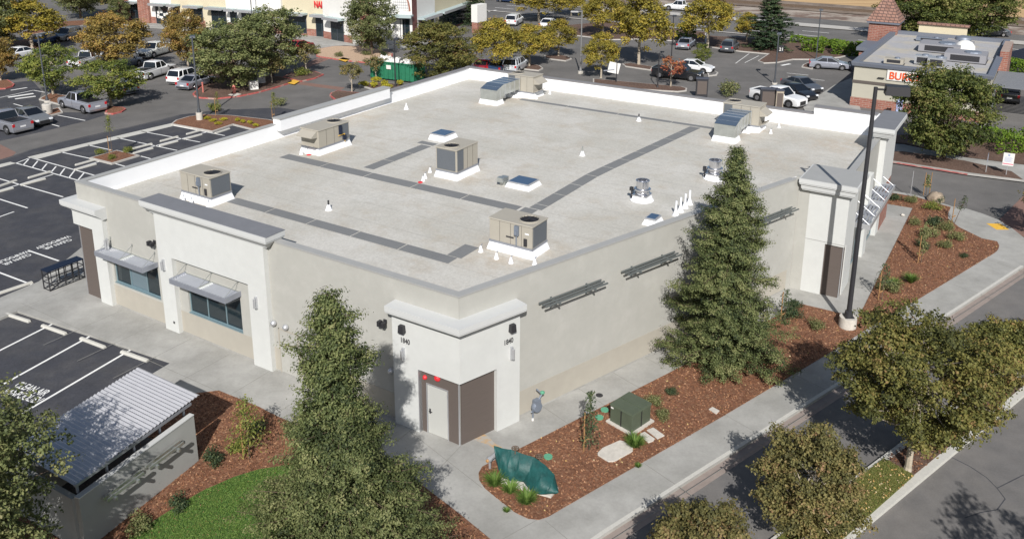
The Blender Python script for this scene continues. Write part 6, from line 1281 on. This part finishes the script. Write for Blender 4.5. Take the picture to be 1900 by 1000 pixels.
# backflow assembly under a green tarp
bf = empty('covered_backflow_valve', tuple(G(975, 900, .03)), 0, 'backflow valve assembly wrapped in a dark green tarp beside the walk corner', 'valve'); org = G(975, 900, .03)
def rel(px, py, z=0.0): v = G(px, py, .03+z); return Vector((v.x-org.x, v.y-org.y, z))
mb = MB(); P_ = [rel(*p) for p in ((925, 886), (950, 880), (1030, 895), (1036, 908), (1022, 924), (930, 898))]; mb.prism([tuple(p)[:2] for p in P_], -.02, .08); mb.build('pad', 'pad_white', bf)
# draped surface: ridge line with folds falling to an outline
ridge = [rel(*p) for p in ((916, 827, .95), (930, 830, .95), (948, 834, 1.0), (965, 839, .95), (990, 848, .85), (1011, 861, .75), (1029, 881, .5), (1035, 903, .15))]
front = [rel(*p) for p in ((919, 852, .5), (925, 872, .3), (934, 888, .06), (952, 893, .06), (970, 894, .06), (986, 913, .06), (1006, 918, .06), (1031, 915, .06))]
rear = [rel(*p) for p in ((921, 850, .4), (932, 858, .25), (948, 864, .12), (968, 864, .1), (992, 868, .1), (1014, 880, .1), (1030, 895, .1), (1035, 908, .08))]
mb = MB(); U, Vn = 90, 16; vs = []; rf = random.Random(2)
def crv(pts, t):
    x = t*(len(pts)-1); i = min(int(x), len(pts)-2); f = x-i; f = f*f*(3-2*f); return pts[i].lerp(pts[i+1], f)
for i in range(U+1):
    t = i/U; a_, b2, c2 = crv(front, t), crv(ridge, t), crv(rear, t)
    for j in range(2*Vn+1):
        s = j/Vn
        if s <= 1: p = a_.lerp(b2, s); bul = math.sin(s*math.pi)*(.12+.16*t); out = Vector((.15, -1, .4)).normalized()
        else: p = b2.lerp(c2, s-1); bul = math.sin((s-1)*math.pi)*.08; out = Vector((-.1, 1, .4)).normalized()
        fold = (abs(math.sin(t*11+s*2.5+math.sin(s*3)))*.7-.3+math.sin(t*37-s*6)*.3+math.sin(t*71+s*11)*.22)*.04*(.5+abs(s-1)*.7); p = p+out*(bul+fold)+Vector((0, 0, .015*math.sin(t*23+s*7)))
        vs.append(tuple(p))
W_ = 2*Vn+1; mb.add(vs, [(i*W_+j, (i+1)*W_+j, (i+1)*W_+j+1, i*W_+j+1) for i in range(U) for j in range(W_-1)]); tp = mb.build('tarp', 'tarp', bf, smooth=True); mo = tp.modifiers.new('thick', 'SOLIDIFY'); mo.thickness = .012
for (px, py, z) in ((956, 831, 1.16), (1001, 846, .95)):
    c = rel(px, py, z); mb = MB(); 
    for k in range(12): a1, a2 = k*math.pi/6, (k+1)*math.pi/6; mb.cyl((c.x+.13*math.cos(a1), c.y+.13*math.sin(a1), c.z), (c.x+.13*math.cos(a2), c.y+.13*math.sin(a2), c.z), .018, n=5)
    for k in range(3): a1 = k*math.pi/3; mb.bar((c.x-.13*math.cos(a1), c.y-.13*math.sin(a1), c.z), (c.x+.13*math.cos(a1), c.y+.13*math.sin(a1), c.z), .02)
    mb.cyl((c.x, c.y, c.z-.25), (c.x, c.y, c.z+.04), .025); mb.build('valve_wheel', 'bark', bf)
mb = MB(); e1, e2 = rel(920, 842, .55), rel(909, 851, .5); mb.cyl(e1, e2, .09, n=12); mb.cyl(e2, e2+(e2-e1)*.35, .12, n=12); mb.cyl(e2+Vector((0, 0, -.4)), e2, .05); mb.build('pipe_flange', 'metal_light', bf, smooth=True); mb = MB(); e3 = e2+(e2-e1)*.36; mb.cyl(e3, e3+(e2-e1)*.18, .06, n=10); mb.build('brass_cap', 'rust', bf)
# ------------------------------------------------------------------ car park bits
def hydrant(px, py):
    r = empty('fire_hydrant', tuple(G(px, py, GZ+.14)), 0, 'pinkish-red fire hydrant on a concrete pad left of the grey utility boxes', 'fire hydrant'); mb = MB(); mb.lathe([(.22, 0), (.22, .05), (.14, .08), (.13, .65), (.18, .68), (.16, .8), (.06, .92), (.05, .98), (.02, .99)], n=14); mb.build('barrel', 'hyd', r, smooth=True) if 'hyd' in M else (mat('hyd', (.50, .16, .13), .6), mb.build('barrel', 'hyd', r, smooth=True)); mb = MB(); mb.cyl((-.28, 0, .52), (.28, 0, .52), .08); mb.cyl((0, -.28, .5), (0, 0, .5), .1); mb.build('outlet', 'hyd', r)
hydrant(435, 174); slab('hydrant_pad', [(423, 176), (436, 172), (448, 175), (436, 179)], GZ+.151, GZ+.17, 'pad_white')
for px, py, lb in ((471, 166, 'grey utility box near the hydrant, nearer one'), (484, 154, 'grey utility box near the hydrant, in the tree shade')):
    r = empty('utility_box', tuple(G(px, py, GZ+.14)), .5, lb, 'utility box'); mb = MB(); mb.box(-.45, .45, -.3, .3, 0, .95); mb.build('cabinet', 'offwhite' if px == 471 else 'metal_light', r, bevel=.02); mb = MB(); mb.box(-.47, .47, -.32, .32, .95, 1.0); mb.build('lid', 'gas_grey', r)
r = empty('concrete_drum', tuple(G(89, 211, GZ+.1)), 0, 'white concrete drum on the kerb beside the silver pickup', 'drum'); mb = MB(); mb.lathe([(.42, 0), (.44, .05), (.44, .9), (.40, .95), (.3, .96)], n=20); mb.build('drum', 'pad_white', r, smooth=True); mb = MB(); mb.lathe([(.2, .962), (.18, 1.0)], n=14); mb.build('cap', 'concrete', r)
r = empty('red_bollard', tuple(G(377, 172, GZ+.14)), 0, 'thin red standpipe beside the silver sedan at the kerb end', 'standpipe'); mb = MB(); mb.cyl((0, 0, 0), (0, 0, 1.0), .08, n=10); mb.build('pipe', 'hyd', r); mb = MB(); mb.cyl((0, 0, 1.0), (0, 0, 1.1), .11, n=10); mb.build('cap', 'hyd', r)
# green dumpster
a = G(712, 150, GZ); r = empty('dumpster', tuple(G(738, 147, GZ)), R_(-26), 'large dark green roll-off dumpster full of pale rubbish behind the left roof edge', 'dumpster'); a_, b2, h = 2.9, 1.2, 2.1
mb = MB(); mb.box(-a_, a_, -b2, -b2+.08, .25, h); mb.box(-a_, a_, b2-.08, b2, .25, h); mb.box(-a_, -a_+.08, -b2+.08, b2-.08, .25, h); mb.box(a_-.08, a_, -b2+.08, b2-.08, .25, h); mb.box(-a_, a_, -b2, b2, .17, .25); mb.build('bin', 'dump_green', r) if 'dump_green' in M else (mat('dump_green', (.02, .16, .085), .6, var=.2, scale=3), mb.build('bin', 'dump_green', r))
mb = MB()
for k in range(11): x = -a_+.15+k*.57; mb.box(x-.05, x+.05, -b2-.1, -b2-.001, .25, h-.05)
mb.box(-a_-.08, a_+.08, -b2-.13, -b2-.001, h-.049, h+.05); mb.build('ribs', 'dump_green', r)
mb = MB(); rf = random.Random(6)
for k in range(60): x, y = rf.uniform(-a_+.3, a_-.3), rf.uniform(-b2+.25, b2-.25); s = rf.uniform(.15, .4); mb.box(-s, s, -s*.7, s*.7, -s*.3, s*.3, Matrix.Translation((x, y, h-.05+rf.uniform(-.1, .15))) @ Matrix.Rotation(rf.uniform(0, 3), 4, Vector((rf.random(), rf.random(), rf.random()+.3))))
mb.build('rubbish', 'offwhite', r); mb = MB(); mb.box(-.6, .0, -b2-.135, -b2-.105, 1.35, 1.8); mb.build('label_plate', 'offwhite', r)
for k in (-1, 1): mb = MB(); mb.cyl((k*2.3, -b2, .15), (k*2.3, b2, .15), .15, n=12); mb.build('roller', 'metal_dark', r)
# signs
r = empty('parking_sign', tuple(G(1140, 155, GZ)), 0, 'white tilted board sign on a dark post behind the left part of the parapet', 'sign'); mb = MB(); mb.bar((.2, 0, 0), (.2, 0, 2.4), .1); mb.build('post', 'metal_dark', r); mb = MB(); mb.box(-1.1, .15, -.04, .04, 1.1, 2.3, Matrix.Rotation(R_(12), 4, 'Y')); s = mb.build('board', 'offwhite', r); mb = MB(); mb.box(-1.1, .1, -.05, -.041, 1.5, 1.62, Matrix.Rotation(R_(-6), 4, 'Y')); mb.build('stripe', 'metal_grey', s)
for px, py, lb, ww in ((1301, 183, 'dark brick-faced menu board behind the roof edge, right of the black pickup', .6), (1424, 204, 'dark brick-faced sign pillar in front of the white pickup', .8), (1444, 207, 'narrow tan pillar right of the brick-faced sign pillar', .35)):
    r = empty('sign_pillar', tuple(G(px, py, GZ)), R_(-8), lb, 'sign pillar'); mb = MB(); mb.box(-ww, ww, -.3, .3, 0, 2.1); mb.build('pillar', 'metal_dark' if ww > .5 else 'bark_pale', r); mb = MB(); mb.box(-ww-.05, ww+.05, -.35, .35, 2.1, 2.2); mb.build('cap', 'dark_trim', r); mb = MB(); mb.box(-ww*.8, ww*.8, -.32, -.305, .5, 1.9); mb.build('panel', 'panel_brown', r)
# white property sign at the right edge
p = G(1868, 325, GZ+.1); r = empty('property_sign', tuple(p), R_(-30), 'white rectangular notice sign with a magenta bottom line at the right edge', 'sign')
mb = MB(); mb.bar((-.05, 0, 0), (-.05, 0, 1.3), .05); mb.build('post', 'metal_light', r)
mb = MB(); mb.box(-.42, .32, -.05, -.028, .75, 1.75); s = mb.build('board', 'offwhite', r)
mb = MB()
for k in range(6): mb.box(-.32, .22-.08*(k % 2), -.055, -.0505, 1.05+k*.07, 1.075+k*.07)
mb.box(-.12, .02, -.055, -.0505, 1.52, 1.66); mb.build('print', 'print_blue', s) if 'print_blue' in M else (mat('print_blue', (.30, .36, .55), .7), mb.build('print', 'print_blue', s)); mb = MB(); mb.box(-.40, .30, -.055, -.0505, .86, .92); mb.build('magenta_line', 'magenta', s) if 'magenta' in M else (mat('magenta', (.65, .05, .15), .6), mb.build('magenta_line', 'magenta', s))
p = G(1829, 320, GZ+.1); r = empty('sign_post', tuple(p), R_(-30), 'narrow grey sign seen edge-on on a post, left of the white notice sign', 'sign'); mb = MB(); mb.bar((0, 0, 0), (0, 0, 1.5), .05); mb.build('post', 'metal_light', r); mb = MB(); mb.box(-.03, .03, -.25, .25, .9, 1.5); mb.build('board', 'metal_grey', r)
p = G(1689, 365, .0); r = empty('sign_post', tuple(p), 0, 'thin bare grey post in the top corner of the right-hand mulch bed', 'post'); mb = MB(); mb.cyl((0, 0, 0), (0, 0, 1.9), .028, n=8); mb.build('post', 'metal_light', r); mb = MB(); mb.lathe([(.05, 0), (.05, .02)], n=10); mb.build('base_plate', 'metal_light', r)
# boulder
def boulder(px, py, r_, label, m='boulder', seed=1, z=.03):
    rng_ = np.random.default_rng(seed); mb = MB(); mb.lathe([(r_*.98, 0), (r_*1.1, .25*r_), (r_*.95, .7*r_), (r_*.6, 1.0*r_), (r_*.05, 1.12*r_)], n=11); mb.v = [(x+rng_.normal(0, .09*r_), y+rng_.normal(0, .09*r_), max(0, zz+rng_.normal(0, .06*r_))) for x, y, zz in mb.v]
    o = mb.build('boulder', m, smooth=True); o.location = tuple(G(px, py, z)); return tag(o, label, 'boulder')
mat('boulder', (.30, .24, .18), .9, var=.25, scale=3, bump=.8, bscale=8); boulder(1736, 372, .55, 'brown boulder in the top corner of the right-hand mulch bed behind the stake frame'); boulder(1675, 400, .12, 'small pale stone in the mulch beside the concrete strip', 'pad_white', 2)
boulder(1885, 690, .5, 'pale stone at the tip of the median at the right edge', 'pad_white', 3, GZ+.16)
mb = MB()
for i in range(7): mb.box(-.5, .5, i*1.15, i*1.15+.7, 0, .35, ty=.05)
mb.m = Matrix.Identity(4)
for i, (px, py) in enumerate(((1840, 190), (1839, 178), (1841, 166), (1828, 220), (1826, 232))):
    r = empty('bollard', tuple(G(px, py, GZ)), 0, 'white bollard beside the drive-through lane', 'bollard', 'white bollards along the drive-through lane'); mb = MB(); mb.cyl((0, 0, 0), (0, 0, .95), .11, n=10); mb.build('post', 'offwhite', r); mb = MB(); mb.lathe([(.11, 0), (.08, .06), (.02, .08)], (0, 0, .95), 10); mb.build('cap', 'offwhite', r)
r = empty('restaurant_pole_sign', tuple(G(1666, 218, GZ)), 0, 'white four-panel pole sign seen from the side in front of the burger restaurant', 'sign'); mb = MB(); mb.cyl((0, 0, 0), (0, 0, 2.2), .06); mb.build('post', 'metal_dark', r)  # four-panel sign on a post, gives no light
mb = MB(); 
for k in range(4): mb.box(-.3, .3, -.05, .05, .5+k*.42, .85+k*.42)
mb.build('panel', 'print_blue', r)
# remove unused prototypes
for o in [x for x in sc.objects if x.parent is None and x.location.z < -40]:
    for ch in [c for c in sc.objects if c.parent == o]: bpy.data.objects.remove(ch)
    bpy.data.objects.remove(o)
